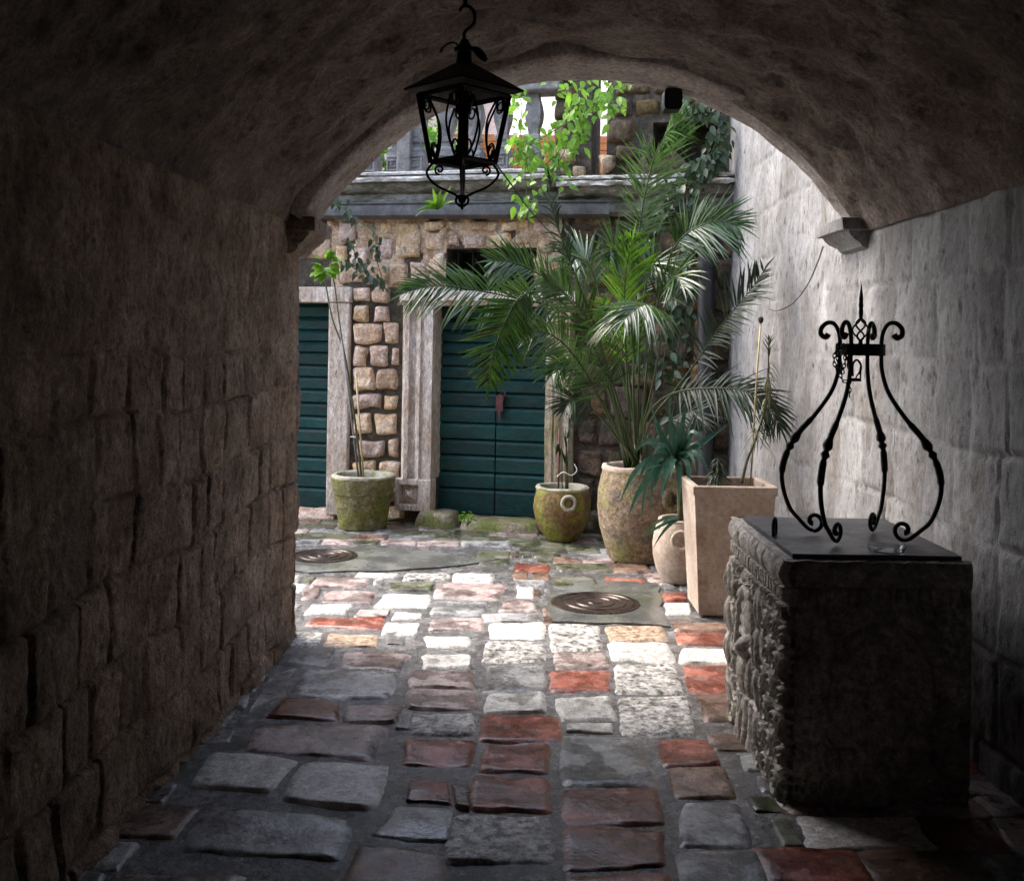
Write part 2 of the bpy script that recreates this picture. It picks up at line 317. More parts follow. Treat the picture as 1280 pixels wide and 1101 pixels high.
Z1 = lambda x, y: (200+x/2.44, 650+y/2.44)
Z2 = lambda x, y: (560+x/2.44, 650+y/2.44)
PAV = [  # (zoom, kind, 4 corners)
 (2,'white',(20,165),(140,170),(135,195),(15,190)), (2,'pink',(-30,193),(180,200),(150,245),(-45,240)),
 (2,'red',(205,135),(312,140),(310,160),(208,158)), (2,'moss',(95,95),(190,98),(185,138),(90,135)),
 (2,'white',(210,210),(262,212),(260,240),(208,238)), (2,'pink',(175,248),(252,250),(272,282),(155,282)),
 (2,'grey',(105,287),(275,290),(272,313),(110,313)), (2,'white',(130,318),(292,315),(296,362),(125,363)),
 (2,'speck',(118,375),(292,378),(296,437),(105,435)), (2,'speck',(310,320),(460,325),(468,395),(315,400)),
 (2,'tan',(475,325),(650,327),(672,372),(492,372)), (2,'white',(490,375),(672,377),(690,435),(505,430)),
 (2,'pink',(325,408),(478,410),(495,455),(325,460)), (2,'red',(312,465),(488,462),(497,520),(315,525)),
 (2,'grey',(120,445),(298,450),(300,528),(110,525)), (2,'white',(120,533),(292,532),(297,590),(108,593)),
 (2,'white',(330,545),(492,540),(510,612),(340,617)), (2,'speck',(510,445),(690,440),(722,533),(515,530)),
 (2,'speck',(522,545),(732,543),(755,660),(530,662)), (2,'white',(360,625),(495,622),(512,655),(362,650)),
 (2,'red',(100,602),(335,597),(345,675),(97,680)), (2,'grey',(352,660),(590,665),(632,815),(350,812)),
 (2,'red',(105,690),(305,685),(308,775),(100,765)), (2,'red',(75,790),(310,795),(318,892),(68,890)),
 (2,'red',(352,822),(640,825),(660,930),(355,928)), (2,'red',(355,945),(655,950),(668,1062),(358,1075)),
 (2,'speck',(20,905),(315,910),(320,1050),(-10,1050)), (2,'red',(640,675),(800,672),(825,750),(655,755)),
 (2,'brown',(660,765),(850,762),(875,850),(690,855)), (2,'red',(690,345),(845,347),(858,385),(705,382)),
 (2,'white',(710,395),(900,397),(900,440),(712,440)), (2,'red',(712,448),(900,445),(910,532),(745,530)),
 (2,'brown',(755,540),(900,538),(920,612),(790,615)), (2,'brown',(680,312),(860,315),(870,340),(690,340)),
 (2,'white',(655,258),(735,255),(742,290),(665,292)), (2,'red',(640,222),(725,225),(730,250),(655,250)),
 (2,'red',(480,182),(600,184),(600,205),(475,205)), (2,'moss',(325,178),(440,180),(465,205),(320,200)),
 (2,'grey',(720,868),(880,868),(935,1000),(710,1000)),
 (1,'pink',(762,462),(958,465),(960,517),(760,512)), (1,'pink',(757,524),(962,526),(960,585),(757,578)),
 (1,'white',(810,358),(945,358),(948,390),(815,388)), (1,'white',(808,412),(948,412),(948,455),(805,455)),
 (1,'speck',(770,597),(955,597),(958,655),(765,655)), (1,'red',(750,675),(965,675),(945,755),(742,752)),
 (1,'red',(765,800),(875,800),(892,870),(750,860)), (1,'brown',(885,805),(948,810),(950,890),(905,880)),
 (1,'white',(605,165),(730,167),(715,180),(590,178)), (1,'white',(900,165),(1020,168),(1012,192),(895,188)),
 (1,'speck',(750,165),(885,165),(870,187),(740,187)), (1,'moss',(690,192),(840,192),(830,215),(705,215)),
 (1,'pink',(480,178),(640,180),(620,208),(455,208)), (1,'pink',(505,220),(660,222),(640,256),(490,252)),
 (1,'pink',(440,212),(495,212),(475,240),(430,245)), (1,'white',(460,260),(585,260),(565,290),(445,288)),
 (1,'red',(470,300),(680,302),(670,338),(445,322)), (1,'white',(680,232),(830,232),(815,270),(655,268)),
 (1,'grey',(840,252),(1000,254),(975,292),(822,288)), (1,'pink',(610,277),(705,278),(690,300),(590,298)),
 (1,'white',(720,283),(800,285),(790,306),(705,306)), (1,'white',(690,315),(795,316),(785,352),(678,350)),
 (1,'pink',(835,300),(990,302),(985,338),(815,336)), (1,'tan',(515,350),(670,356),(655,390),(500,388)),
 (1,'grey',(440,390),(535,392),(505,450),(375,440)), (1,'pink',(570,405),(760,410),(735,462),(545,450)),
 (1,'grey',(440,458),(720,466),(700,550),(400,542)), (1,'red',(375,550),(550,552),(545,615),(330,605)),
 (1,'pink',(572,567),(740,567),(715,620),(557,617)), (1,'pink',(290,628),(690,632),(645,735),(262,705)),
 (1,'white',(170,710),(415,735),(335,835),(80,815)), (1,'white',(440,740),(705,752),(650,890),(365,858)),
 (1,'grey',(720,878),(900,890),(890,985),(640,965)), (1,'grey',(130,880),(590,925),(540,1045),(60,1010)),
 (1,'brown',(610,1000),(860,1020),(860,1120),(540,1120)), (1,'grey',(335,475),(420,455),(370,540),(275,590)),
 (2,'red',(362,1090),(672,1085),(690,1240),(364,1240)), (2,'grey',(700,1020),(945,1015),(1000,1180),(720,1180)),
]
def floor_fn(x, y, h): return V((x, y, h))
paver = MB(); PK = ['white', 'speck', 'grey', 'pink', 'red', 'brown', 'tan', 'moss']
boxes = []
def add_paver(q, kind, h=.010):
    paver.mi = PK.index(kind)
    cx = sum(p[0] for p in q)/4; cy = sum(p[1] for p in q)/4
    q = [(cx+(p[0]-cx)*1.07, cy+(p[1]-cy)*1.07) for p in q]
    n = len(paver.v)
    stone(paver, floor_fn, q, h+random.uniform(-.002, .003), random.uniform(0, 90), wob=.022, bevel=.011, rough=.007, k=16, tilt=.003, sink=.005)
for (zn, kind, *c) in PAV:
    Z = Z1 if zn == 1 else Z2
    q = [onfloor(*Z(*p)) for p in c]; q = [(p.x, p.y) for p in q]
    boxes.append((min(p[0] for p in q), max(p[0] for p in q), min(p[1] for p in q), max(p[1] for p in q)))
    add_paver(q, kind)
# drain covers stand in concrete aprons
MH1 = onfloor(744, 756); MH2 = onfloor(404, 697)
def poly(pts):
    return [(onfloor(u, v).x, onfloor(u, v).y) for u, v in pts]
AP1 = poly([(722, 727), (820, 730), (833, 783), (690, 778), (684, 748)])
AP2 = poly([(340, 690), (470, 684), (560, 694), (620, 702), (545, 712), (420, 716), (340, 716)])
ap = MB()
for A in (AP1, AP2):
    cx = sum(p[0] for p in A)/len(A); cy = sum(p[1] for p in A)/len(A)
    P = []
    for i in range(len(A)):
        a, b = A[i], A[(i+1) % len(A)]
        for k in range(8):
            t = k/8; x = a[0]*(1-t)+b[0]*t; y = a[1]*(1-t)+b[1]*t
            P.append((x+.06*nz(x*5, y*5, 2)+.02*nz(x*14, y*14, 2), y+.06*nz(x*5, y*5, 8)+.02*nz(x*14, y*14, 8)))
    for i in range(len(P)):
        a, b = P[i], P[(i+1) % len(P)]
        ap.quad((cx, cy, .014), (a[0], a[1], .012), (b[0], b[1], .012))
        ap.quad((a[0], a[1], .012), (a[0], a[1], -.02), (b[0], b[1], -.02), (b[0], b[1], .012))
    boxes.append((min(p[0] for p in A)+.06, max(p[0] for p in A)-.06, min(p[1] for p in A)+.03, max(p[1] for p in A)-.03))
tag(ap.build('concrete_apron', M['concrete'], smooth=True, angle=30), kind='structure')
# every other slab, in rough courses
def overl(b):
    for o in boxes:
        if b[0] < o[1]-.02 and b[1] > o[0]+.02 and b[2] < o[3]-.02 and b[3] > o[2]+.02: return True
    return False
rnd = random.Random(3)
y = -2.5
while y < 9.9:
    d = rnd.uniform(.17, .27); x = -6.2+rnd.uniform(0, .3)
    while x < 2.1:
        w = rnd.uniform(.2, .42)
        b = (x, x+w, y, y+d)
        if not overl(b):
            far = y > 7.2
            kind = rnd.choice(['moss', 'moss', 'grey', 'moss', 'brown', 'moss', 'grey', 'moss', 'pink'] if far else ['grey', 'pink', 'red', 'speck', 'white', 'brown'])
            g1 = .004
            j = lambda: rnd.uniform(-.012, .012)
            add_paver([(x+g1+j(), y+d-g1+j()), (x+w-g1+j(), y+d-g1+j()), (x+w-g1+j(), y+g1+j()), (x+g1+j(), y+g1+j())], kind, .008)
        else:      # small infill slabs round the traced ones
            for k in range(3):
                b2 = (x+w*k/3, x+w*(k+1)/3, y, y+d*.9)
                if not overl(b2):
                    add_paver([(b2[0]+.012, b2[3]-.01), (b2[1]-.012, b2[3]-.01), (b2[1]-.01, b2[2]+.012), (b2[0]+.01, b2[2]+.012)], rnd.choice(['grey', 'grey', 'brown', 'moss']), .006)
        x += w
    y += d
tag(paver.build('paving', [M[k] for k in PK], smooth=True, angle=60), kind='structure')
mo = MB()
def mfn(a, b):
    x = -6.5+8.8*a/260; y = 9.9-12.9*(b/420)
    return (x, y, .000+.005*fr(x*6, y*6, 0, 3)+.003*fr(x*22, y*22, 0, 2))
mo.grid(lambda a, b: mfn(a, b), 260, 420)
tag(mo.build('paving_mortar', M['mortar'], smooth=True, angle=0), kind='structure')
def manhole(p, r, label):
    t = tag(empty('manhole_cover', (p.x, p.y, .014)), label, 'manhole cover', 'round iron drain covers')
    m = MB(); prof = [(r, -.01), (r, .006), (r*.94, .008), (r*.92, .003), (r*.80, .003), (r*.78, .009), (r*.70, .009), (r*.68, .004),
         (r*.52, .004), (r*.50, .009), (r*.42, .009), (r*.40, .004), (r*.2, .004), (r*.18, .010), (.001, .011)]
    m.lathe(prof, 48); m.build('cover_plate', M['cast'], t, angle=30)
    m = MB(); m.lathe([(r*1.12, -.01), (r*1.12, .004), (r*1.02, .006), (r*1.02, -.01)], 48); m.build('cover_frame', M['cast'], t, angle=30)
manhole(MH1, .24, 'round iron drain cover in the grey concrete patch near the pots')
manhole(MH2, .22, 'round iron drain cover half hidden by the edge of the left passage wall')

# ================================================================== THE VAULTED PASSAGE
YE = 5.72
def xl(Y): return -1.12-.05*(YE-Y)
def xr(Y): return 1.74+.012*(8.6-Y)
passage = tag(empty('stone_passage', (0, 0, 0)), 'dark barrel vaulted stone passage framing the courtyard, its left wall of rough brown blocks', 'passage')
class Courses:
    def __init__(s, seed, y0, y1, z0, z1, dz, dl):
        r = random.Random(seed); s.z = [z0]; s.cols = []
        while s.z[-1] < z1: s.z.append(s.z[-1]+r.uniform(*dz))
        for _ in s.z:
            c = [y0]
            while c[-1] < y1: c.append(c[-1]+r.uniform(*dl))
            s.cols.append(c)
    def depth(s, y, z, wob=.05):
        z2 = z+wob*nz(y*1.1, z*.6, 4.0)+.014*nz(y*7, z*7, 2); y2 = y+.03*nz(y*4, z*4, 7)
        import bisect
        k = bisect.bisect_right(s.z, z2)-1; k = max(0, min(k, len(s.z)-2))
        c = s.cols[k]; i = max(0, min(bisect.bisect_right(c, y2)-1, len(c)-2))
        a, b = y2-c[i], c[i+1]-y2; e, f = z2-s.z[k], s.z[k+1]-z2
        p = 10.0
        dd = min(a, b, e, f)
        ci = (k*31+i*17) % 97
        return dd, ci
CL = Courses(5, -3.2, 6.5, -.2, 3, (.20, .27), (.16, .34))
def ys(n, lo=-3.0, hi=YE):      # denser towards the courtyard
    return [hi-(hi-lo)*((i/n)**1.7) for i in range(n+1)]
YY = ys(560); NZ = 230
w = MB()
def wl(a, b):
    Y = YY[a]; z = -.06+2.36*b/NZ
    d, ci = CL.depth(Y, z)
    face = sm(0, .016, d)
    up = 1-.75*sm(1.25, 1.7, z+.25*nz(Y*2, z*2, 1))
    fill = .30+.70*sm(-.25, .1, nz(Y*2.3, z*2.3, 5))
    h = -(1-face)*.026*up*fill+.012*nz(ci*3.1, 0, 0)*up*face
    h += .016*fr(Y*1.8, z*1.8, 3, 2)+.005*fr(Y*9, z*7, 1, 4)+.006*fr(Y*30, z*22, 1, 2)
    h += .03*sm(.3, 0, z)*(.5+nz(Y*5, z*5, 0))            # ragged foot
    h -= .05*sm(YE-.10, YE, Y)*(.4+.8*abs(nz(z*4, 1, 0)))   # worn corner
    return V((xl(Y)+h, Y, z))
w.grid(wl, 560, NZ)
ew = MB()
ne = 24
def jam(a, b):
    z = -.06+2.36*b/NZ; p = wl(0, b)
    t = a/ne
    return V((p.x-.55*t, YE+.012*fr(t*6, z*6, 3, 3)*min(1, t*8), z))
w.grid(jam, ne, NZ)
lw = w.build('left_wall', M['sooty'], passage, smooth=True, angle=0)
def tones(o, C, k, wob):
    a = o.data.attributes.new('tone', 'FLOAT', 'POINT'); vals = []
    for q in o.data.vertices:
        d, ci = C.depth(q.co.y, q.co.z, wob); vals.append(((ci*0.618034) % 1)*k(q.co) + .5*(1-k(q.co)))
    a.data.foreach_set('value', vals)
tones(lw, CL, lambda c: 1-.7*sm(1.2, 1.8, c.z), .05)
cw = MB()
cw.box(-2.6, -1.66, -3.2, YE-.02, -.1, 3.34); cw.box(-6.3, -1.6, YE-.5, YE-.015, -.1, 3.34)
cw.build('backing_wall', M['sooty'], passage, smooth=False)
eb = MB(); eb.box(-2.6, 2.5, -3.4, -3.0, -.1, 3.34); eb.build('light_stop_wall', M['void'], passage, smooth=False)  # unseen wall added behind the camera, blackened to cut bounce light
# vault
NT = 90; YV = ys(300, -3.0, 5.42)
SPZ = 2.18; RISE = .86
def arc(Y, t, extra=0.0):
    hw = (xr(Y)-xl(Y))/2; cx = (xr(Y)+xl(Y))/2; r = RISE+extra
    R = (hw*hw+r*r)/(2*r); cz = SPZ+r-R
    am = math.asin(min(1, hw/R)); a = -am+2*am*t
    return cx, cz, R, a
vm = MB()
def vf(i, j):
    Y = YV[i]; t = j/NT; cx, cz, R, a = arc(Y, t)
    x = R*sin(a); z = R*cos(a)
    d = .06*fr(x*1.4+5, Y*1.4, z*1.4, 3)+.034*fr(x*5, Y*5, z*5, 4)+.014*fr(x*18, Y*11, z*18, 3)+.03*sm(.25, .5, nz(x*3.3, Y*2.6, z*3.3))
    d *= min(1, min(t, 1-t)*14)
    d = max(d, -.012-.05*sm(5.1, 4.3, Y))
    R2 = R+d-.01
    return V((cx+R2*sin(a), Y, cz+R2*cos(a)))
vm.grid(vf, 300, NT)
vm.build('vault', M['vault'], passage, smooth=True, angle=0)
# end arch ring over the imposts
rg = MB(); AX, AZ0, AR, AXL, AXR = .38, 1.33, 1.67, -1.03, 1.79
def ringpt(t, R, Y, wr=1.0):
    aL = atan2(AXL-AX-.06, 2.2-AZ0); aR = atan2(AXR-AX+.0, 2.25-AZ0); a = aL+(aR-aL)*t
    x, z = sin(a), cos(a)
    d = wr*(.012*fr(x*4, Y*4, z*5, 3)+.006*fr(x*16, Y*16, z*16, 3))
    return V((AX+(R+d)*x, Y, AZ0+(R+d)*z))
NR = 120; sect = [(.02, 5.30), (.004, 5.34), (0, 5.39)]+[(0, 5.42+.28*k/8) for k in range(9)]+[(.010, YE)]+[(.05, YE+.004), (.38, YE+.004)]
sect = [(.16, 5.28)]+sect
rg.grid(lambda a, b: ringpt(a/NR, AR+sect[b][0], sect[b][1]+(.02*nz(a*.2, 3, 1) if b < 4 else 0)), NR, len(sect)-1)
rg.build('arch_ring', M['ring'], passage, smooth=True, angle=0)
fw = MB(); NF = 40
for i in range(NF):
    a, b = ringpt(i/NF, AR+.3, 5.70, 0), ringpt((i+1)/NF, AR+.3, 5.70, 0)
    fw.quad(a, b, (b.x, b.y, 3.37), (a.x, a.y, 3.37))
a = ringpt(0, AR+.3, 5.70, 0); b = ringpt(1, AR+.3, 5.70, 0)
fw.quad((-1.7, 5.70, 1.9), (-1.7, 5.70, 3.37), (a.x, 5.7, 3.37), (a.x, 5.7, 1.9))
fw.quad((b.x, 5.70, 2.2), (b.x, 5.70, 3.37), (2.6, 5.7, 3.37), (2.6, 5.7, 2.2))
fw.build('front_wall', M['fplaster'], passage, smooth=False)
rf = MB(); rf.box(-6.4, 2.6, -3.5, YE+.06, 3.35, 3.5); rf.build('roof_slab', M['fmortar'], passage, smooth=False)
# moulded impost block at the left jamb
def impost(parent, px, sgn, z0, z1, proj, m, y0, y1):
    """moulded block: profile in (projection, z), wrapped round the jamb"""
    H = z1-z0
    prof = [(.0, 0), (.25, .12), (.30, .22), (.55, .36), (.72, .50), (.78, .60), (.98, .62), (1.0, .70), (1.0, .98), (.9, 1.0), (-.4, 1.0)]
    b = MB()
    def f(i, j):
        p, zz = prof[j]; o = proj*p
        lo, hi = y0-o*.4, y1+o*.5
        cols = [(px-sgn*.1, lo), (px+sgn*o, lo), (px+sgn*o, lo+(hi-lo)*.33), (px+sgn*o, lo+(hi-lo)*.66), (px+sgn*o, hi), (px-sgn*.1, hi)]
        x, y = cols[i]; z = z0+H*zz
        return V((x+.008*nz(x*9, y*9, z*20), y+.006*nz(y*9, z*20, 2), z+.004*nz(x*9, y*9, 5)))
    b.grid(f, 5, len(prof)-1)
    return b.build('impost', m, parent, smooth=True, angle=35)
impost(passage, xl(YE)+.0, 1, 2.02, 2.20, .125, M['sooty'], YE-.36, YE+.005)

# ================================================================== RIGHT HAND WALL (passage and courtyard in one plane)
rw = tag(empty('plastered_wall', (0, 0, 0)), 'tall weathered whitish wall running along the right of the courtyard into the passage', 'wall')
CR = Courses(11, -3.2, 9.6, -.2, 7, (.28, .40), (.2, .42))
YR = [9.2-12.2*(i/800) for i in range(801)]; ZR = 330
def wr(a, b):
    Y = YR[a]; z = -.06+6.0*(b/ZR)**1.35
    d, ci = CR.depth(Y, z, .03)
    face = sm(0, .020, d)
    fill = .3+.7*sm(-.1, .3, nz(Y*1.3, z*1.3, 15))
    zone = .3+.7*sm(6.3, 5.0, Y)
    h = -(1-face)*.026*fill*zone+.006*nz(ci*2.3, 1, 0)*zone*face
    h += .020*fr(Y*1.2, z*1.2, 13, 3)+.008*fr(Y*6, z*4, 11, 4)+.004*fr(Y*22, z*14, 1, 2)
    return V((xr(Y)-h, Y, z))
m = MB(); m.grid(wr, 800, ZR)
wf = m.build('wall_face', M['whitewall'], rw, smooth=True, angle=0)
tones(wf, CR, lambda c: sm(6.6, 5.0, c.y), .03)
m = MB(); m.box(1.95, 2.6, -3.2, 9.4, -.1, 5.95); m.build('wall_core', M['fmortar'], rw, smooth=False)
ip = at(1055, 297, 5.55)
impost(rw, xr(YE)+.02, -1, ip.z-.08, ip.z+.08, .15, M['whitewall'], 5.38, YE+.01)

# loose cable down the wall
cb = MB()
pts = []
for (u, v) in [(1029, 308), (1022, 328), (1010, 355), (992, 378), (972, 388), (958, 384), (953, 374)]:
    d = ray(u, v)
    Y = 5.72
    for _ in range(20): Y = (xr(Y)-.03)/d.x if d.x else Y
    pts.append(CAM+d*Y)
cb.tube(spline(pts, 40), .0045, 6)
tag(cb.build('hanging_cable', M['cord'], angle=0), 'thin cable drooping across the white wall below the right arch impost', 'cable')

# ================================================================== HOUSE FRONT
house = tag(empty('stone_house', FO, -FA), 'old stone house front with two teal doors, mossy cornice and balustrade', 'house')
def L3(s, z, out): return V((s, -out, z))
def fbox(mb, s0, s1, z0, z1, o0, o1): mb.box(s0, s1, -o1, -o0, z0, z1)
def S(u, v=500): return fac(u, v)[0]
def Z(u, v): return fac(u, v)[1]
D2 = (S(543), S(687), .08, Z(560, 383)); D1 = (S(300), S(417), .06, Z(400, 379))
WN = (S(556), S(668), Z(560, 368), Z(560, 311))
SLOT = (S(738, 170), S(757, 170), Z(745, 226), 4.6)
NICHE = (S(815, 170), S(908, 170), Z(860, 205), Z(860, 150))
ZG = Z(560, 268)                      # gutter level
WT = 3.05                             # wall top (below balustrade)
SR = S(908)+.25; SL = -6.2
op = [D1, D2, WN]
xs = sorted({SL, SR, *[v for o in op for v in o[:2]]}); zs = sorted({-.1, ZG, *[v for o in op for v in o[2:]]})
m = MB()
for i in range(len(xs)-1):
    for j in range(len(zs)-1):
        c = ((xs[i]+xs[i+1])/2, (zs[j]+zs[j+1])/2)
        if any(o[0] < c[0] < o[1] and o[2] < c[1] < o[3] for o in op): continue
        fbox(m, xs[i], xs[i+1], zs[j], zs[j+1], -.45, 0)
m.build('wall', M['fmortar'], house, smooth=False)
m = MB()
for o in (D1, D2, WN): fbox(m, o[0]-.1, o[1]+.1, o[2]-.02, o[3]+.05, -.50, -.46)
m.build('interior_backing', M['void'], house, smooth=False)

# masonry: traced stones then courses
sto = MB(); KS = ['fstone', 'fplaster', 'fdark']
def fstone(q, kind, h=.035, **k):
    sto.mi = KS.index(kind)
    stone(sto, lambda x, y, hh: L3(x, y, hh), q, h, random.uniform(0, 99), wob=.036, bevel=.022, rough=.024, k=12, tilt=.010, sink=.02, **k)
def q_px(u0, u1, v0, v1): 
    a, b, c, d = fac(u0, v0), fac(u1, v0), fac(u1, v1), fac(u0, v1)
    return [a, b, c, d]
for (v0, v1, us) in [(358, 377, (442, 464, 489)), (381, 402, (441, 466, 488)), (405, 431, (442, 478, 500)), (434, 458, (441, 461, 487, 500)),
                     (461, 488, (440, 470, 498)), (491, 512, (441, 480, 499)), (516, 543, (442, 467, 499)), (547, 571, (443, 484, 501)), (575, 604, (441, 473, 503)),
                     (608, 628, (470, 503)), (631, 650, (480, 507))]:
    for i in range(len(us)-1):
        fstone(q_px(us[i]+1.2, us[i+1]-1.2, v0+random.uniform(-1.5, 1.5), v1+random.uniform(-1.5, 1.5)), 'fstone', .045)
UP = [(425,447,277,305),(450,474,276,302),(477,493,277,293),(475,493,296,326),(496,527,279,325),(531,557,275,290),(561,582,275,291),(586,624,275,290),(627,664,274,289),
      (530,556,293,314),(560,575,293,309),(578,607,293,309),(611,640,292,309),(643,668,291,309),(420,436,308,330),(438,462,306,331),(465,473,306,328),(425,455,333,356),(458,486,330,356),(489,510,329,358),(513,536,328,359),(530,556,317,340),(538,556,343,361),
      (671,692,293,318),(669,690,322,360),(668,700,275,290)]
for (u0, u1, v0, v1) in UP:
    fstone(q_px(u0-.6, u1+.6, v0+random.uniform(-1, 1), v1+random.uniform(-1, 1)), random.choice(['fstone', 'fstone', 'fplaster']), random.uniform(.02, .04))
b = MB()      # flush plaster between the upper stones
a0, a1 = fac(416, 273), fac(703, 273); zlo = Z(560, 359)
for (s0, s1, z0, z1) in [(a0[0], WN[0]-.004, zlo, a0[1]), (WN[1]+.004, a1[0], zlo, a0[1]), (WN[0]-.004, WN[1]+.004, WN[3]+.004, a0[1])]:
    nx, nzz = int((s1-s0)/.02), int((z1-z0)/.02)
    b.grid(lambda i, j: L3(s0+(s1-s0)*i/nx, z0+(z1-z0)*j/nzz, .013+.012*fr((s0+(s1-s0)*i/nx)*7, (z0+(z1-z0)*j/nzz)*7, 2, 4)-(.05 if nz((s0+(s1-s0)*i/nx)*5, (z0+(z1-z0)*j/nzz)*5, 8) > .28 else 0)), nx, nzz)
b.build('plaster_patch', M['fplaster'], house, smooth=True, angle=0)
UPZ = (S(420, 320), S(702, 320), Z(560, 359), 9.0)
def inside(q, o, mg=.02):
    a = (min(p[0] for p in q), max(p[0] for p in q), min(p[1] for p in q), max(p[1] for p in q))
    return a[0] < o[1]+mg and a[1] > o[0]-mg and a[2] < o[3]+mg and a[3] > o[2]-mg
rnd = random.Random(21)
J = (S(440), S(505), -.1, Z(470, 358))
FR1 = (S(412), S(440), -.1, Z(420, 357)); FR2L = (S(503), S(545), -.1, Z(520, 362)); FR2R = (S(684), S(720), -.1, Z(700, 362)); LIN = (S(503), S(720), Z(600, 384), Z(600, 366)); LIN1 = (S(300), S(440), Z(400, 379), Z(400, 359))
z = 0.02
while z < ZG-.06:
    d = rnd.uniform(.17, .27)
    if z+d > ZG-.05: d = max(.08, ZG-.02-z)
    x = SL+rnd.uniform(0, .3)
    while x < SR:
        w_ = rnd.uniform(.18, .42)
        g1 = .012
        j = lambda: rnd.uniform(-.015, .015)
        x1, z1 = x+w_, z+d
        q = [(x+g1+j(), z1-g1+j()), (x1-g1+j(), z1-g1+j()), (x1-g1+j(), z+g1+j()), (x+g1+j(), z+g1+j())]
        hit = [o for o in (D1, D2, WN, UPZ, J, FR1, FR2L, FR2R, LIN, LIN1) if inside(q, o, .004)]
        if hit:        # trim the stone at the opening instead of dropping it
            o = hit[0]
            a0, a1 = min(p[0] for p in q), max(p[0] for p in q)
            for (lo, hi) in ((a0, o[0]-.012), (o[1]+.012, a1)):
                if hi-lo > .07:
                    q2 = [(lo, q[0][1]), (hi, q[1][1]), (hi, q[2][1]), (lo, q[3][1])]
                    if not any(inside(q2, p, .004) for p in (D1, D2, WN, UPZ, J, FR1, FR2L, FR2R, LIN, LIN1)):
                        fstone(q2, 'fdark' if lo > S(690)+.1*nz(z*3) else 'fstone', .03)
        else:
            c = x+w_/2
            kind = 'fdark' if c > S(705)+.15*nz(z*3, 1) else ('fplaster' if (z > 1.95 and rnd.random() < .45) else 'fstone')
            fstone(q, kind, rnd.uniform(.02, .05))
        x += w_
    z += d
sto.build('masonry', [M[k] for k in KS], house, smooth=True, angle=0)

# doors: boards with a chamfered top edge, each leaf a part
def door_leaf(s0, s1, z0, z1, o, boards, name='door', lo=0, hi=99):
    m = MB(); n = len(boards)-1
    for i in range(n):
        if not (lo <= i < hi): continue
        a, b = boards[i], boards[i+1]
        c = .014; sh = random.uniform(-.004, .004)
        pr = [(a, -.015), (a+.010, 0+sh), (b-.034, 0+sh), (b-.010, -.018), (b-.008, -.034), (b, -.03)]
        m.grid(lambda ia, ib: L3(s0+(s1-s0)*ia, pr[ib][1] if False else pr[ib][0], o+pr[ib][1]), 1, len(pr)-1)
    fbox(m, s0, s1, z0, z1, o-.06, o-.036)
    return m.build(name, M['door'], house, smooth=False)
def bo(z0, vs, u): return [z0]+[Z(u, v) for v in vs]
smid = S(614)
vsl = [613, 592, 571, 551, 530, 509, 491, 474, 458, 443, 428, 413, 398, 380]
b2 = bo(D2[2], vsl, 575)
LOCKO = -.16
door_leaf(D2[0], smid-.006, D2[2], D2[3], LOCKO, b2); door_leaf(smid+.006, D2[1], D2[2], D2[3], LOCKO, b2)
vs1 = [613, 593, 574, 556, 538, 522, 505, 488, 472, 457, 441, 427, 412, 396, 379]
b1 = bo(D1[2], vs1, 400)
door_leaf(D1[0], S(352), D1[2], D1[3], LOCKO, b1); door_leaf(S(352)+.012, D1[1], D1[2], D1[3], LOCKO, b1)
# lock hanging at the meeting edge
lk = MB(); a = fac(622, 492); b = fac(620, 520); s_, zt = a; zb = b[1]
lk.tube([L3(smid+.05, zt+.0, LOCKO+.02), L3(smid+.09, zt+.01, LOCKO+.03), L3(smid+.075, zt-.05, LOCKO+.035)], .008, 6)
lk.box(smid+.01, smid+.075, -(LOCKO+.05), -(LOCKO+.012), zb+.03, zt-.02)
lk.tube([L3(smid+.045, zt-.01, LOCKO+.02), L3(smid+.045, zb+.02, LOCKO+.04), L3(smid+.05, zb-.05, LOCKO+.035)], [.012, .02, .006], 6)
lk.build('door_lock', M['lock'], house, bevel=.004)

# door frames
def pilaster(prof, z0, z1, m, name, wav=.004):
    b = MB(); n = 40
    def f(i, j):
        s, o = prof[i]; z = z0+(z1-z0)*j/n
        return L3(s+wav*nz(s*20, z*3, 4), z, o+wav*1.5*nz(s*8, z*5, 1)+wav*nz(s*30, z*19, 1))
    b.grid(f, len(prof)-1, n)
    return b.build(name, m, house, smooth=True, angle=35)
def flute(s0, s1, d_in):
    w_ = s1-s0
    rel = [(0, 0), (.0, .05), (.10, .075), (.13, .10), (.27, .10), (.30, .07), (.33, .06), (.45, .06), (.48, .085), (.62, .095), (.66, .07), (.70, .07), (.74, .085), (1.0, .08), (1.0, d_in)]
    return [(s0+w_*a, o) for a, o in rel]
zt2 = Z(560, 362); zb2 = Z(515, 597)
pilaster(flute(S(505), S(543)+.002, -.2), zb2, D2[3], M['jamb'], 'door_frame')
r = flute(S(684), S(718), -.2); rr_ = [(S(684)+S(718)-s, o) for s, o in r][::-1]
pilaster(rr_, .1, D2[3], M['jambmoss'], 'door_frame')
b = MB(); lp = [(0, 0), (.03, .06), (.05, .10), (.09, .115), (.10, .07), (.13, .06), (.13, -.1)]
b.grid(lambda i, j: L3(S(503)+(S(720)-S(503))*i/30, D2[3]-.0+.135-lp[j][0]+.003*nz(i*.5, j), lp[j][1]+.004*nz(i*.6, j, 4)), 30, len(lp)-1)
b.build('door_lintel', M['jamb'], house, smooth=True, angle=35)
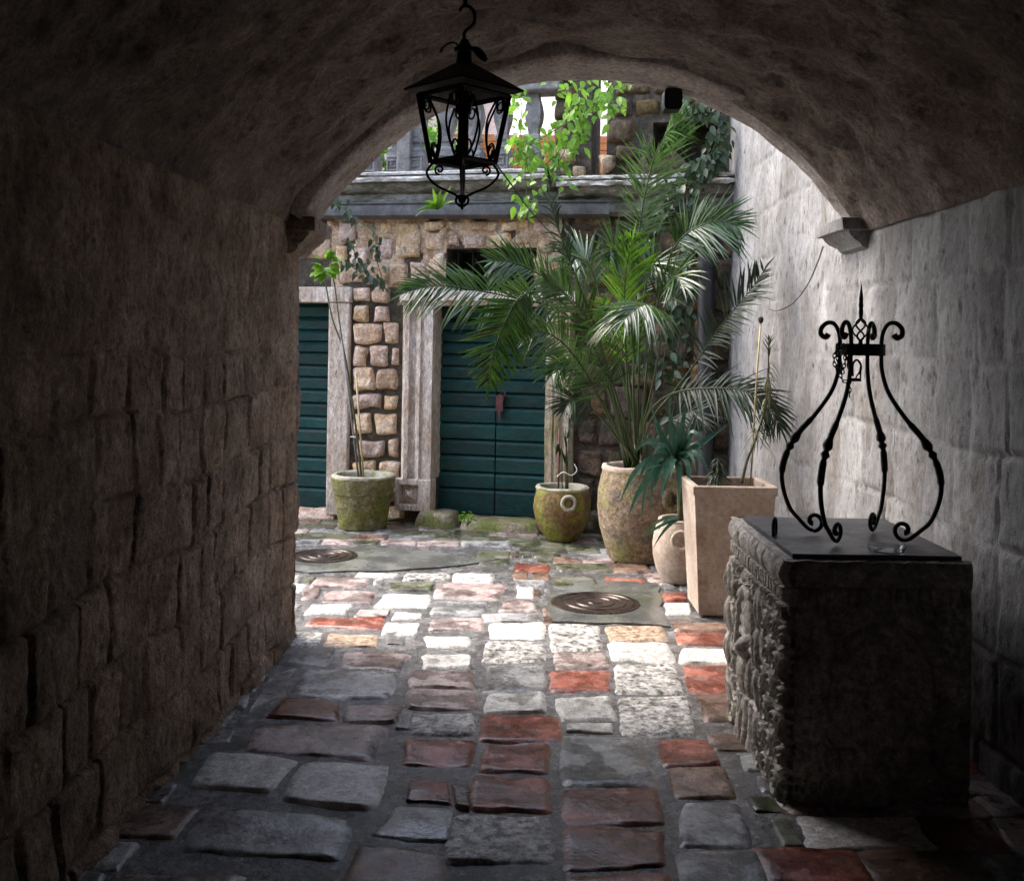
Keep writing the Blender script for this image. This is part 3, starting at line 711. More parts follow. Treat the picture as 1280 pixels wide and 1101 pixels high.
# plinth block with a cut diamond
b = MB(); s0, s1 = S(498, 620), S(537, 620); z0, z1 = Z(515, 636), zb2
zm = (z0+z1)/2; sm_ = (S(500, 620)+S(530, 620))/2; hs = .085; hz = (z1-z0)/2*.62
fbox(b, s0, sm_-hs, z0, z1, -.05, .10); fbox(b, sm_+hs, s1+.04, z0, z1, -.05, .10); fbox(b, sm_-hs, sm_+hs, zm+hz, z1, -.05, .10); fbox(b, sm_-hs, sm_+hs, z0, zm-hz, -.05, .10)
c = [L3(sm_-hs, zm-hz, .04), L3(sm_+hs, zm-hz, .04), L3(sm_+hs, zm+hz, .04), L3(sm_-hs, zm+hz, .04)]; ap_ = L3(sm_, zm, .105)
b.quad(*c)
ci_ = [L3(sm_-hs*.8, zm-hz*.8, .042), L3(sm_+hs*.8, zm-hz*.8, .042), L3(sm_+hs*.8, zm+hz*.8, .042), L3(sm_-hs*.8, zm+hz*.8, .042)]
for k in range(4): b.quad(ci_[k], ci_[(k+1) % 4], ap_)
b.build('frame_plinth', M['jamb'], house, smooth=False, bevel=.006)
b = MB(); fbox(b, S(412)+.0, S(438), .04, Z(425, 379), -.2, .055); b.build('door_frame', M['jamb'], house, bevel=.012)
b = MB(); fbox(b, S(300), S(438)+.01, Z(400, 379)+.003, Z(400, 359), -.2, .06); b.build('door_lintel', M['jamb'], house, bevel=.012)
# thresholds
def rubble(name, q, h0, m, n=18, base=0.0):
    """a low kerb stone: q in (s, out) plane, top at h0"""
    b = MB()
    stone(b, lambda x, y, h: V((x, -y, h)), q, h0, random.uniform(0, 50), wob=.03, bevel=.05, rough=.025, k=6, sink=.03)
    return b.build(name, m, house, smooth=True, angle=0)
sA, sB, sC = S(525, 650), S(578, 650), S(668, 655)
rubble('threshold', [(sA, -.10), (sB-.01, -.12), (sB+.0, .20), (sA-.03, .16)], .13, M['sill'])
rubble('threshold', [(sB-.03, -.12), (sC+.1, -.12), (sC+.1, .22), (sB+.01, .23)], .09, M['sill'])
rubble('threshold', [(S(340), -.2), (S(424), -.2), (S(424), .08), (S(340), .08)], .07, M['fstone'])
# window bars
b = MB()
for k in range(6):
    s = WN[0]+(WN[1]-WN[0])*(k+.5)/6; b.tube([L3(s, WN[2], -.12), L3(s, WN[3], -.12)], .010, 6)
b.build('window_bars', M['iron'], house)
# gutter with bright lip
b = MB(); gs0, gs1 = S(300, 268), S(765, 265); zg0 = Z(420, 272); zg1 = Z(760, 270)
def gut(i, j):
    s = gs0+(gs1-gs0)*i/40; z = zg0+(zg1-zg0)*((s-S(420))/(S(760)-S(420)))
    prof = [(.02, .105), (.02, .0), (.05, -.025), (.11, -.025), (.15, .0), (.155, .07), (.148, .098), (.16, .108), (.168, .100), (.160, .092)]
    o, dz = prof[j]; return L3(s, z+dz+.004*nz(s*2, 0), o+.004*nz(s*1.5, 3))
b.grid(gut, 40, 9); b.build('gutter', M['zinc'], house, smooth=True, angle=35)
# cornice
def cornice(s0, s1, zb, m, n, name, sc=1.0, wav=.006):
    zt = zb+sc*.47
    prof = [(0, 0), (.05, .0), (.07, .05), (.06, .14), (.05, .22), (.10, .24), (.13, .29), (.14, .335), (.19, .345), (.20, .375), (.195, .40), (.15, .408), (.15, .42), (.17, .43), (.172, .455), (.16, .47), (-.3, .47)]
    b = MB()
    b.grid(lambda i, j: L3(s0+(s1-s0)*i/n, zb+sc*prof[j][1]+wav*fr(i*.25, j, 1, 2), prof[j][0]+wav*2*fr(i*.31, j*.7, 5, 3)), n, len(prof)-1)
    nq = len(prof)-1
    b.m = [1 if (k % nq) in (8, 9, 10, 13, 14, 15) else 0 for k in range(len(b.f))]
    for i in (0, n):
        p = [L3(s0+(s1-s0)*i/n, zb+sc*a[1], a[0]) for a in prof]; p.append(L3(s0+(s1-s0)*i/n, zb, -.3)); b.quad(*p)
    b.build(name, [m, M['lip']], house, smooth=True, angle=40)
    return zt
zc = Z(560, 262); ztop = Z(560, 217)
cornice(SL, S(700, 240), zc-.02, M['cornice'], 160, 'cornice', (ztop-zc+.02)/.47)
zcr = Z(800, 262); ztr = Z(800, 222)
cornice(S(700, 240)+.005, SR, zcr-.06, M['cornice'], 70, 'cornice', (ztr-zcr+.06)/.47, .010)
b = MB(); fbox(b, SL, SR, ZG-.02, ztop-.03, -.45, -.02); b.build('cornice_backing', M['fmortar'], house, smooth=False)

# balustrade: square section balusters on blocks cut with a square spiral
bal = tag(empty('balustrade', (0, 0, 0)), None); bal.parent = house
def key(mb, s, z, w_, o):
    t = w_*.11; h = w_*.5
    def bar(a, b_, c, d): fbox(mb, s+a*h, s+b_*h, z+c*h, z+d*h, o, o+.014)
    tt = .2
    for (a, b_, c, d) in [(-1, 1, 1-tt, 1), (1-tt, 1, -1, 1-tt), (-1, 1-tt, -1, -1+tt), (-1, -1+tt, -1+tt, .5), (-1+tt, .5, .5-tt, .5), (.5-tt, .5, -.5, .5-tt), (-.5, .5-tt, -.5, -.5+tt), (-.5, -.5+tt, -.5+tt, .1)]:
        bar(a, b_, c, d)
def baluster(s, z0, H, wd=.155):
    b = MB()
    q = sqrt(2)/2
    fbox(b, s-wd/2, s+wd/2, z0, z0+.19, -.17, -.02)
    key(b, s, z0+.095, wd*.86, -.02)
    pr = [(.062, .19), (.066, .205), (.066, .225), (.045, .24), (.042, .27), (.062, .28), (.062, .31), (.045, .325), (.052, .37), (.070, .44), (.076, .50), (.066, .57), (.050, .63), (.045, .67), (.062, .68), (.070, .72), (.078, .74), (.078, H)]
    b.lathe([(r_*1.32, zz) for r_, zz in pr], 4, (s, .095, z0), pi/4)
    return b.build('baluster', M['balus'], bal, smooth=True, bevel=.004, angle=30)
zb0 = ztop+.005; HB = Z(650, 116)-ztop
for u in [350, 386, 424, 459, 492, 518, 555, 590, 625, 664]:
    baluster(S(u, 200), zb0, HB)
b = MB(); fbox(b, S(497, 190), S(514, 190), zb0, zb0+.45, -.16, .03); b.build('pier', M['balus'], bal, bevel=.01)
b = MB(); fbox(b, SL, S(700, 150), zb0+HB, zb0+HB+.12, -.24, .04); b.build('top_rail', M['balus'], bal, bevel=.015)
# ruined wall at the right, with a narrow gap
up = MB()
def upq(kind, pts, h=.05):
    up.mi = KS.index(kind)
    stone(up, lambda x, y, hh: L3(x, y, hh-.06), [fac(*p) for p in pts], h+random.uniform(-.015, .02), random.uniform(0, 99), wob=.02, bevel=.05, rough=.02, k=7, tilt=.01, sink=.04)
rz = random.Random(4)
s_lo, s_hi = S(690, 170), SR
zz = ztr-.02; rows = []
while zz < 4.0:
    d = rz.uniform(.13, .24); x = s_lo
    while x < s_hi:
        w_ = rz.uniform(.14, .34)
        q = [(x+.01, zz+d-.01), (x+w_-.01, zz+d-.01), (x+w_-.01, zz+.01), (x+.01, zz+.01)]
        if not inside(q, SLOT, 0) and not inside(q, NICHE, 0):
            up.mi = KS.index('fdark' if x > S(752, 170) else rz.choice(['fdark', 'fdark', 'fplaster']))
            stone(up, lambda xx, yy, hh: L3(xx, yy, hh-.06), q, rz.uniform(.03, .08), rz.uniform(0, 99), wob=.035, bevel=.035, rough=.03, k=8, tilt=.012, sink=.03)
        x += w_
    zz += d
for p in [[(735, 213), (733, 196), (772, 192), (776, 214)]]: upq('fplaster', [(746, 190), (771, 192), (768, 208), (752, 226)], .14)
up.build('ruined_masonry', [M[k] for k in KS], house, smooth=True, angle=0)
b = MB()
for (s0, s1, z0, z1) in [(s_lo+.02, SLOT[0], ztr-.3, 4.1), (SLOT[0], SLOT[1], ztr-.3, SLOT[2]), (SLOT[1], NICHE[0], ztr-.3, 4.1), (NICHE[0], NICHE[1], ztr-.3, NICHE[2]), (NICHE[0], NICHE[1], NICHE[3], 4.1), (NICHE[1], SR, ztr-.3, 4.1)]:
    if s1 > s0: fbox(b, s0, s1, z0, z1, -.5, -.065)
fbox(b, NICHE[0]-.05, NICHE[1]+.05, NICHE[2]-.1, NICHE[3]+.1, -.55, -.505)
b.build('ruined_wall', M['fmortar'], house, smooth=False)
b = MB(); n = 40      # lunette stone: a half round blocked opening
c0 = fac(826, 226); R0 = abs(fac(864, 226)[0]-c0[0])
b.grid(lambda i, j: L3(c0[0]+R0*(i/n*2-1), c0[1]+sqrt(max(0, 1-(i/n*2-1)**2))*R0*1.05*j/12, .03*(1-((i/n*2-1)**2)**2)-.02+.02*fr(i*.3, j*.3, 4, 3)), n, 12)
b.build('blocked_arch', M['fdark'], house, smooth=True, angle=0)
# downpipe in the corner
b = MB(); pts = [L3(*fac(883, v), .10) for v in (272, 300, 400, 500, 600, 680)]
b.tube(pts, .062, 14)
for v in (330, 470): b.tube([L3(*fac(883, v), .10), L3(*fac(883, v+6), .10)], .070, 14)
b.build('downpipe', M['pipe'], house, smooth=True, angle=40)
# terrace behind the balustrade
b = MB(); fbox(b, SL, SR+1, 2.2, ztop-.06, -5.2, -.46); b.build('terrace_slab', M['concrete'], house, smooth=False)

# ================================================================== WHAT STANDS BEHIND THE BALUSTRADE
nb = tag(empty('neighbour_house', (0, 0, 0)), 'pinkish rendered house glimpsed between the balusters behind the lantern', 'house')
b = MB(); b.box(-7, -.2, 13.2, 14.5, 2.5, 5.2); b.build('wall', M['cream'], nb, smooth=False)
b = MB(); b.box(-7.05, -.14, 13.1, 14.6, 5.202, 5.4); b.build('eaves', M['balus'], nb, smooth=False)
wb = tag(empty('white_house', (.3, 15.0, 0), radians(-58)), 'bright white rendered house behind the ruined wall', 'house')
b = MB(); b.box(-.6, 5.4, -.2, 3, 2.5, 5.6); b.build('wall', M['bright'], wb, smooth=False)
b = MB(); b.box(-.66, 5.46, -.3, 3, 5.602, 5.8); b.build('eaves', M['balus'], wb, smooth=False)
bp = MB()
zp = at(680, 176, 11.6).z
rz = random.Random(8)
z = 2.7; k = 0
while z < zp:
    x = -.6-.12*(k % 2)
    while x < 2.4:
        bp.box(x+.006, x+.246, 11.5, 11.72, z+.005, z+.075+rz.uniform(-.002, .002)); x += .25
    z += .08; k += 1
bp.box(-.6, 2.6, 11.52, 11.70, 2.7, zp-.02)
tag(bp.build('brick_parapet', M['orange'], smooth=False), 'low orange brick parapet seen through the balusters under the green vine', 'wall')
EXPO = 2.35
# ================================================================== POTS
def wobble(amp, sc, seed):
    return lambda p, a: p*(1+amp*fr(p.x*sc+seed, p.y*sc, p.z*sc, 3)/max(.05, p.length))if p.length > .02 else p
def ring_handle(parent, c, r, th, azim, m, name='ring_handle', tilt=.1):
    b = MB(); R = Matrix.Rotation(azim, 3, 'Z')
    pts = [V(c)+R @ V((r*cos(2*pi*k/28), -.012-tilt*r*(1-sin(2*pi*k/28)), r*sin(2*pi*k/28))) for k in range(29)]
    b.tube(pts, th, 10, cap=False)
    b.lathe([(r*.9, 0), (r*.5, .0)], 20, (0, 0, 0))if False else None
    return b.build(name, m, parent, smooth=True, angle=0)
def soil(parent, r, z, seed):
    b = MB(); b.grid(lambda i, j: V((r*i/8*cos(2*pi*j/24), r*i/8*sin(2*pi*j/24), z+.012*fr(i+seed, j*.7, 2, 3))), 8, 24)
    b.build('soil', M['soil'], parent, smooth=True, angle=0)

# flared mossy pot by the left door
pF = onfloor(453, 660); pF.z = .012
t = tag(empty('plant_pot', pF), 'moss covered flared stone pot with a thick band below its rim, between the two doors', 'pot')
b = MB()
b.lathe([(.01, 0), (.195, 0), (.202, .02), (.205, .05), (.222, .16), (.236, .27), (.238, .285), (.252, .292), (.262, .37), (.266, .418)], 48, disp=wobble(.012, 14, 3))
b.build('pot_body', M['mosspot'], t, angle=50)
b = MB(); b.lathe([(.266, .418), (.268, .436), (.258, .446), (.225, .444), (.215, .43), (.21, .36)], 48, disp=wobble(.008, 14, 5)); b.build('rim', M['rimpot'], t, angle=50)
soil(t, .213, .385, 2)
# small bowl pot
pB = onfloor(702, 676); pB.z = .012
t = tag(empty('plant_pot', pB), 'small round bowl pot streaked with yellow green moss, right of the teal door', 'pot')
b = MB()
prof = [(.01, 0), (.115, 0), (.125, .012), (.175, .08), (.212, .17), (.230, .26), (.228, .33), (.215, .385), (.210, .40)]
b.lathe(prof, 48, disp=wobble(.01, 12, 8)); b.build('pot_body', M['bowlpot'], t, angle=50)
b = MB(); b.lathe([(.210, .40), (.216, .418), (.206, .43), (.178, .428), (.168, .41), (.165, .34)], 48, disp=wobble(.006, 14, 5)); b.build('rim', M['rimpot'], t, angle=50)
soil(t, .17, .375, 3)
az = atan2(pB.x, pB.y)
ring_handle(t, (.035, -.218, .325), .052, .014, 0.2, M['rimpot'])
ring_handle(t, (-.035, .215, .325), .052, .014, 0.2+pi, M['rimpot'])
# big urn
pU = onfloor(797, 700); pU.z = .012
t = tag(empty('urn', pU), 'tall barrel shaped terracotta urn with crusty greenish side holding the palm', 'urn')
b = MB()
b.lathe([(.01, 0), (.205, 0), (.215, .015), (.245, .10), (.285, .24), (.303, .38), (.300, .50), (.282, .60), (.268, .645)], 64, disp=wobble(.010, 10, 4))
b.build('pot_body', M['urn'], t, angle=50)
b = MB(); b.lathe([(.268, .645), (.276, .665), (.268, .685), (.240, .688), (.225, .672), (.22, .58)], 64, disp=wobble(.006, 10, 4)); b.build('rim', M['ringpot'], t, angle=50)
soil(t, .225, .62, 5)
ring_handle(t, (.19, -.232, .47), .07, .02, .70, M['urn'])
# pale pot with ring
pR = onfloor(851, 728); pR.z = .014
t = tag(empty('plant_pot', pR), 'pale clay round pot with a ring handle, squeezed between the urn and the square planter', 'pot')
b = MB()
b.lathe([(.01, 0), (.125, 0), (.135, .012), (.168, .08), (.188, .17), (.192, .24), (.182, .32), (.162, .385), (.155, .40)], 48, disp=wobble(.008, 12, 2))
b.build('pot_body', M['ringpot'], t, angle=50)
b = MB(); b.lathe([(.155, .40), (.158, .412), (.150, .42), (.13, .418), (.125, .40), (.12, .34)], 48); b.build('rim', M['ringpot'], t, angle=50)
soil(t, .125, .375, 7)
ring_handle(t, (-.030, -.181, .30), .056, .015, -.16, M['ringpot'])
# square planter
pQ = onfloor(866, 775)
t = tag(empty('planter', (pQ.x+.235, pQ.y+.24, .014)), 'tall square tapering terracotta planter beside the carved well', 'planter')
b = MB(); HP = .76
def ringq(h0, h1, z0, z1):
    for k in range(4):
        s = [(-1, -1), (1, -1), (1, 1), (-1, 1)]
        a, c = s[k], s[(k+1) % 4]
        b.quad((a[0]*h0, a[1]*h0, z0), (c[0]*h0, c[1]*h0, z0), (c[0]*h1, c[1]*h1, z1), (a[0]*h1, a[1]*h1, z1))
pr = [(.0, 0), (.186, 0), (.193, .012), (.234, HP-.055), (.243, HP-.050), (.245, HP-.006), (.240, HP), (.212, HP), (.206, HP-.006), (.203, HP-.1)]
for k in range(len(pr)-1): ringq(pr[k][0], pr[k+1][0], pr[k][1], pr[k+1][1])
b.build('planter_box', M['planter'], t, smooth=False)
b = MB(); b.grid(lambda i, j: V((-.203+.406*i/12, -.203+.406*j/12, HP-.06+.012*fr(i*.7, j*.7, 2, 3))), 12, 12); b.build('soil', M['soil'], t, smooth=True, angle=0)
PL = V((pQ.x+.235, pQ.y+.24, .014))

# ================================================================== LEAVES
def blade(mb, base, d, L, w, nrm, droop=.0, segs=4, fold=.25, taper=1.0, curl=0.0):
    """narrow folded leaf: two strips along a drooping midrib"""
    d = d.normalized(); side = d.cross(nrm)
    if side.length < 1e-4: side = d.cross(V((0, 0, 1)))
    side.normalize(); up = side.cross(d)
    i0 = len(mb.v)
    for k in range(segs+1):
        t = k/segs
        p = base+d*(L*t)+V((0, 0, -1))*(droop*L*t*t)+side*(curl*L*t*t)
        ww = w*(.35+.65*min(1, t*4))*(1-t**2.2*taper)*.5
        if k == segs: ww = .0004
        mb.v += [tuple(p-side*ww+up*ww*fold), tuple(p), tuple(p+side*ww+up*ww*fold)]
    for k in range(segs):
        a = i0+k*3
        mb.f.append((a, a+1, a+4, a+3)); mb.f.append((a+1, a+2, a+5, a+4)); mb.m += [mb.mi, mb.mi]
def ovate(mb, base, d, L, w, nrm, fold=.25, droop=.2):
    """broad pointed leaf"""
    d = d.normalized(); side = d.cross(nrm)
    if side.length < 1e-4: side = d.cross(V((.3, .2, 1)))
    side.normalize(); up = side.cross(d)
    i0 = len(mb.v); W = [.05, .75, 1.0, .72, .30, .0]; T = [0, .18, .42, .66, .86, 1]
    for t, ww in zip(T, W):
        p = base+d*(L*t)-V((0, 0, 1))*(droop*L*t*t); x = w*.5*ww
        mb.v += [tuple(p-side*x+up*x*fold), tuple(p), tuple(p+side*x+up*x*fold)]
    for k in range(5):
        a = i0+k*3
        mb.f.append((a, a+1, a+4, a+3)); mb.f.append((a+1, a+2, a+5, a+4)); mb.m += [mb.mi, mb.mi]

rp = random.Random(17)
palm_z = .64
palm = tag(empty('palm', (pU.x, pU.y, .63)), 'large feathery palm with glossy arching fronds growing from the tall urn', 'palm')
PO = V(palm.location)
def frond(pts, L, m='palm', n=44, start=.30, ang=48, facing=None, lift=.25, w=.017, droop=.12, left=1.0, right=1.0, tip=.45, r0=.010):
    """pts: (u, v, Y) along the stalk, from the urn outwards"""
    P = [at(u, v, Y)-PO for u, v, Y in pts]
    P[0] = V((rp.uniform(-.07, .07), rp.uniform(-.07, .07), 0))
    C = spline(P, 60)
    mb = MB(); mb.mi = 1
    mb.tube(C, [r0*(1-.8*k/59) for k in range(60)], 6)
    mb.mi = 0
    fc = facing or V((0, -1, .35))
    for k in range(n):
        t = start+(1-start)*(k+.5)/n; i = min(int(t*59), 58); f_ = t*59-i
        p = C[i].lerp(C[i+1], f_); tg = (C[i+1]-C[i]).normalized()
        nr = (fc-tg*fc.dot(tg)).normalized(); sd = tg.cross(nr)
        q = (k+.5)/n
        ll = L*(.45+.55*sin(pi*min(1, .12+q*.75)))*(1-(1-tip)*q**4)
        a = radians(ang*(1-.45*q)+rp.uniform(-11, 11))
        for s, am in ((1, left), (-1, right)):
            if rp.random() > am*.95: continue
            dr = sd*s*sin(a)+tg*cos(a)+nr*(lift+rp.uniform(-.1, .12))
            blade(mb, p, dr, ll*rp.uniform(.88, 1.08), w*rp.uniform(.85, 1.15), (nr+sd*s*-.4+V((rp.uniform(-.2, .2), rp.uniform(-.2, .2), rp.uniform(-.1, .2)))).normalized(), droop*rp.uniform(.3, 1.7), 4, .35)
    blade(mb, C[-1], (C[-1]-C[-3]), L*tip, w, fc, droop)
    o = mb.build('frond', [M[m], M['rachis']], palm, smooth=True, angle=0)
    return o
B0 = (790, 590, 7.4)
# tall one in the middle
frond([B0, (792, 500, 7.4), (794, 400, 7.35), (797, 320, 7.3), (803, 260, 7.25), (813, 215, 7.2), (822, 188, 7.1), (836, 163, 6.9), (850, 152, 6.7)], .45, n=66, start=.42, ang=58, facing=V((.55, -.8, .3)), lift=.1)
# long one reaching left over the door
frond([B0, (765, 500, 7.3), (738, 430, 7.2), (700, 388, 7.05), (640, 372, 6.9), (590, 362, 6.8), (545, 357, 6.75), (512, 364, 6.7)], .34, n=56, start=.42, ang=62, facing=V((.05, -.9, .45)), lift=.0, droop=.25)
# upper left
frond([B0, (765, 490, 7.35), (735, 410, 7.25), (700, 362, 7.1), (665, 338, 7.0), (640, 328, 6.95), (617, 326, 6.9)], .30, n=44, start=.5, ang=62, facing=V((0, -.9, .45)), lift=.0, droop=.2)
# hanging down in front of the door
frond([B0, (762, 480, 7.2), (722, 400, 7.0), (683, 366, 6.85), (650, 372, 6.75), (632, 402, 6.7), (618, 438, 6.68), (611, 478, 6.66)], .28, n=44, start=.5, ang=66, facing=V((.1, -1, .1)), lift=.02, droop=.02, w=.022)
# right, arching over to the white wall
frond([B0, (806, 490, 7.35), (818, 400, 7.2), (836, 326, 7.1), (853, 297, 7.0), (876, 282, 6.9), (900, 277, 6.85), (922, 283, 6.8)], .34, n=50, start=.5, ang=60, facing=V((-.1, -.9, .4)), lift=.02, droop=.25)
# thin, nearly bare one
frond([B0, (772, 500, 7.2), (745, 412, 7.0), (728, 368, 6.95), (712, 326, 6.9), (700, 292, 6.85), (690, 262, 6.8), (686, 222, 6.75)], .26, m='palmdark', n=26, start=.5, ang=30, lift=.1, droop=.5, left=.7, right=.7, w=.014)
# dark one at the right
frond([B0, (812, 530, 7.3), (842, 490, 7.2), (872, 450, 7.1), (897, 413, 7.0), (920, 384, 6.9), (938, 363, 6.85), (955, 338, 6.8)], .30, m='palmdark', n=40, start=.42, ang=60, facing=V((-.5, -.7, .4)), lift=.25, droop=.15, right=.6)
# over the planter
frond([B0, (806, 530, 7.2), (826, 500, 7.05), (855, 488, 6.9), (895, 485, 6.75), (928, 488, 6.65), (955, 502, 6.6), (974, 532, 6.55)], .30, m='palmdark', n=46, start=.40, ang=62, facing=V((0, -.85, .5)), lift=.05, droop=.35)
# one bending forward
frond([B0, (814, 490, 7.2), (826, 425, 7.0), (826, 395, 6.8), (812, 381, 6.6), (797, 385, 6.45), (780, 400, 6.35)], .36, n=36, start=.5, ang=55, facing=V((.1, -.5, .85)), lift=-.1, droop=.45)
# fresh green ones in the middle
frond([B0, (786, 510, 7.3), (782, 440, 7.25), (780, 380, 7.2), (783, 335, 7.15), (790, 300, 7.1)], .36, m='palmlight', n=46, start=.35, ang=58, facing=V((.5, -.85, .2)), lift=.05)
frond([B0, (772, 520, 7.2), (755, 450, 7.1), (735, 400, 7.0), (705, 365, 6.9), (680, 350, 6.8)], .34, m='palm', n=46, start=.3, ang=55, lift=.1)
frond([B0, (765, 530, 7.2), (735, 470, 7.05), (705, 430, 6.9), (678, 415, 6.8), (655, 420, 6.75)], .30, m='palm', n=42, start=.3, ang=58, lift=.05, droop=.3)
for (u, v, L, m, f) in [(722, 318, .34, 'palm', .2), (760, 395, .30, 'palmlight', .1), (700, 455, .30, 'palm', 0), 
                        (845, 345, .32, 'palm', -.3), (866, 515, .26, 'palmdark', 0), (765, 310, .34, 'palm', .4), (815, 330, .32, 'palm', -.1), (715, 500, .26, 'palmdark', 0)]:
    Yt = rp.uniform(6.9, 7.5)
    mx, my = 790+(u-790)*.42, 590+(v-590)*.66
    frond([B0, (mx, my, 7.35), (790+(u-790)*.75, 590+(v-590)*.93, (Yt+7.3)/2), (u, v, Yt), (u+(u-790)*.12, v+12, Yt-.1)], L, m=m, n=32, start=.40, ang=50, facing=V((f, -.8, .5)), lift=.12, droop=.2)
# stubs of old stalks
b = MB()
for k in range(9):
    a = k*2.4; r_ = .02+.09*rp.random(); b.tube([(r_*cos(a), r_*sin(a), -.03), (r_*1.4*cos(a), r_*1.4*sin(a), .12), (r_*2*cos(a), r_*2*sin(a), .2+.12*rp.random())], [.02, .015, .008], 6)
b.build('stalk_base', M['palmdark'], palm, angle=0)

# strap leaved plant in the pale pot
yc = tag(empty('strap_leaf_plant', (pR.x, pR.y, .39)), 'blue green strap leaved plant with long drooping blades, in front of the urn', 'plant')
YO = V(yc.location)
b = MB(); b.tube([(0, 0, -.04), (-.012, 0, .12), (-.02, 0, .30), (-.022, 0, .42)], [.026, .02, .018, .012], 8); b.build('stem', M['stem'], yc, angle=0)
b = MB()
def strap(tip, ctrl, w, Yt, base=(845, 578), Yb=6.78):
    A, Cc, T = at(*base, Yb)-YO, at(*ctrl, (Yb+Yt)/2-.03)-YO, at(*tip, Yt)-YO
    n = 10; i0 = len(b.v)
    pts = [A*(1-t)**2+Cc*(2*t*(1-t))+T*t*t for t in [k/n for k in range(n+1)]]
    for k, p in enumerate(pts):
        t = k/n; tg = (pts[min(k+1, n)]-pts[max(k-1, 0)]).normalized()
        sd = tg.cross(V((.25, -.75, .6))).normalized(); up = sd.cross(tg)
        ww = w*.62*min(1, .45+t*2)*(1-t**2.6)
        if k == n: ww = .0005
        b.v += [tuple(p-sd*ww+up*ww*.35), tuple(p), tuple(p+sd*ww+up*ww*.35)]
    for k in range(n):
        a = i0+k*3; b.f.append((a, a+1, a+4, a+3)); b.f.append((a+1, a+2, a+5, a+4)); b.m += [0, 0]
for tip, ctrl, w, Y in [((812, 500), (826, 560), .040, 6.75), ((836, 497), (838, 540), .040, 6.8), ((858, 502), (850, 545), .040, 6.85), ((872, 515), (856, 560), .036, 6.9), ((791, 568), (815, 530), .042, 6.65),
        ((910, 530), (880, 552), .034, 6.85), ((883, 574), (866, 505), .042, 6.6), ((888, 600), (872, 545), .042, 6.6), ((775, 628), (800, 555), .042, 6.5), ((802, 650), (806, 548), .042, 6.45), ((785, 648), (800, 590), .038, 6.55),
        ((798, 602), (812, 556), .040, 6.55), ((816, 570), (826, 540), .040, 6.4), ((862, 624), (862, 556), .040, 6.45), ((848, 634), (850, 580), .044, 6.45), ((826, 630), (832, 562), .042, 6.4), ((818, 612), (826, 568), .040, 6.5),
        ((870, 590), (862, 548), .036, 6.5), ((806, 588), (822, 575), .038, 6.5), ((838, 600), (840, 560), .044, 6.35), ((880, 560), (862, 540), .036, 6.7), ((848, 520), (845, 550), .038, 6.7), ((822, 525), (832, 555), .038, 6.75), ((800, 540), (818, 560), .036, 6.75),
        ((812, 638), (815, 560), .038, 6.6), ((860, 600), (858, 560), .04, 6.55)]:
    strap(tip, ctrl, w, Y)
for tip, ctrl in [((806, 668), (828, 640)), ((800, 676), (826, 652)), ((822, 664), (836, 640)), ((816, 686), (832, 654))]:
    strap(tip, ctrl, .018, 6.55, (848, 650), 6.72)
b.build('leaf_rosette', M['strap'], yc, smooth=True, angle=0)

# staked plant and dark shrub in the planter
def plantroot(name, p, label, cat, group=None): return tag(empty(name, p), label, cat, group)
sp = plantroot('staked_plant', PL+V((.08, .0, HP-.055)), 'lanky narrow leaved plant tied to a bamboo cane in the square planter', 'plant'); SO = V(sp.location)
b = MB(); Yp = PL.y
b.tube([at(938, 608, Yp)-SO, at(941, 560, Yp)-SO, at(946, 470, Yp)-SO, at(951, 402, Yp)-SO], .0055, 7); b.build('cane', M['cane'], sp, angle=0)
b = MB(); b.lathe([(.002, .02), (.014, .015), (.017, 0), (.012, -.016), (.003, -.02)], 10, at(951, 400, Yp)-SO); b.build('cane_cap', M['soil'], sp, angle=0)
stp = spline([at(927, 604, Yp)-SO, at(934, 575, Yp)-SO, at(945, 548, Yp-.02)-SO, at(956, 510, Yp-.03)-SO, at(960, 470, Yp-.03)-SO, at(961, 420, Yp-.02)-SO], 40)
b = MB(); b.tube(stp, [.010-.006*k/39 for k in range(40)], 7); b.build('stem', M['stem'], sp, angle=0)
b = MB()
for k in range(95):
    t = .36+.64*rp.random()**.8; i = min(38, int(t*39)); p = stp[i]; a = rp.uniform(0, 2*pi)
    if t > .9: d = V((cos(a)*.5, sin(a)*.5, .8))
    else: d = V((cos(a), sin(a), rp.uniform(-.5, .35)))
    blade(b, p, d, rp.uniform(.07, .15)*(1.2-.6*t), .014, V((0, 0, 1)), .9 if t < .9 else .1, 4, .3)
b.build('foliage', M['dryleaf'], sp, angle=0)
sh = plantroot('small_shrub', PL+V((-.06, -.02, HP-.06)), 'small dark spiky shrub with drooping leaves in the square planter', 'shrub')
b = MB()
for k in range(220):
    h = rp.uniform(.0, .20); a = rp.uniform(0, 2*pi); r_ = .03*(1-h/.22)
    blade(b, V((r_*cos(a), r_*sin(a), h)), V((cos(a), sin(a), rp.uniform(-.3, .5))), rp.uniform(.05, .12)*(1.15-h*3.2), .011, V((0, 0, 1)), .7, 3, .3)
b.build('foliage', M['palmdark'], sh, angle=0)
b = MB(); b.tube([(0, 0, -.02), (0, 0, .2)], [.012, .004], 6); b.build('stem', M['stem'], sh)

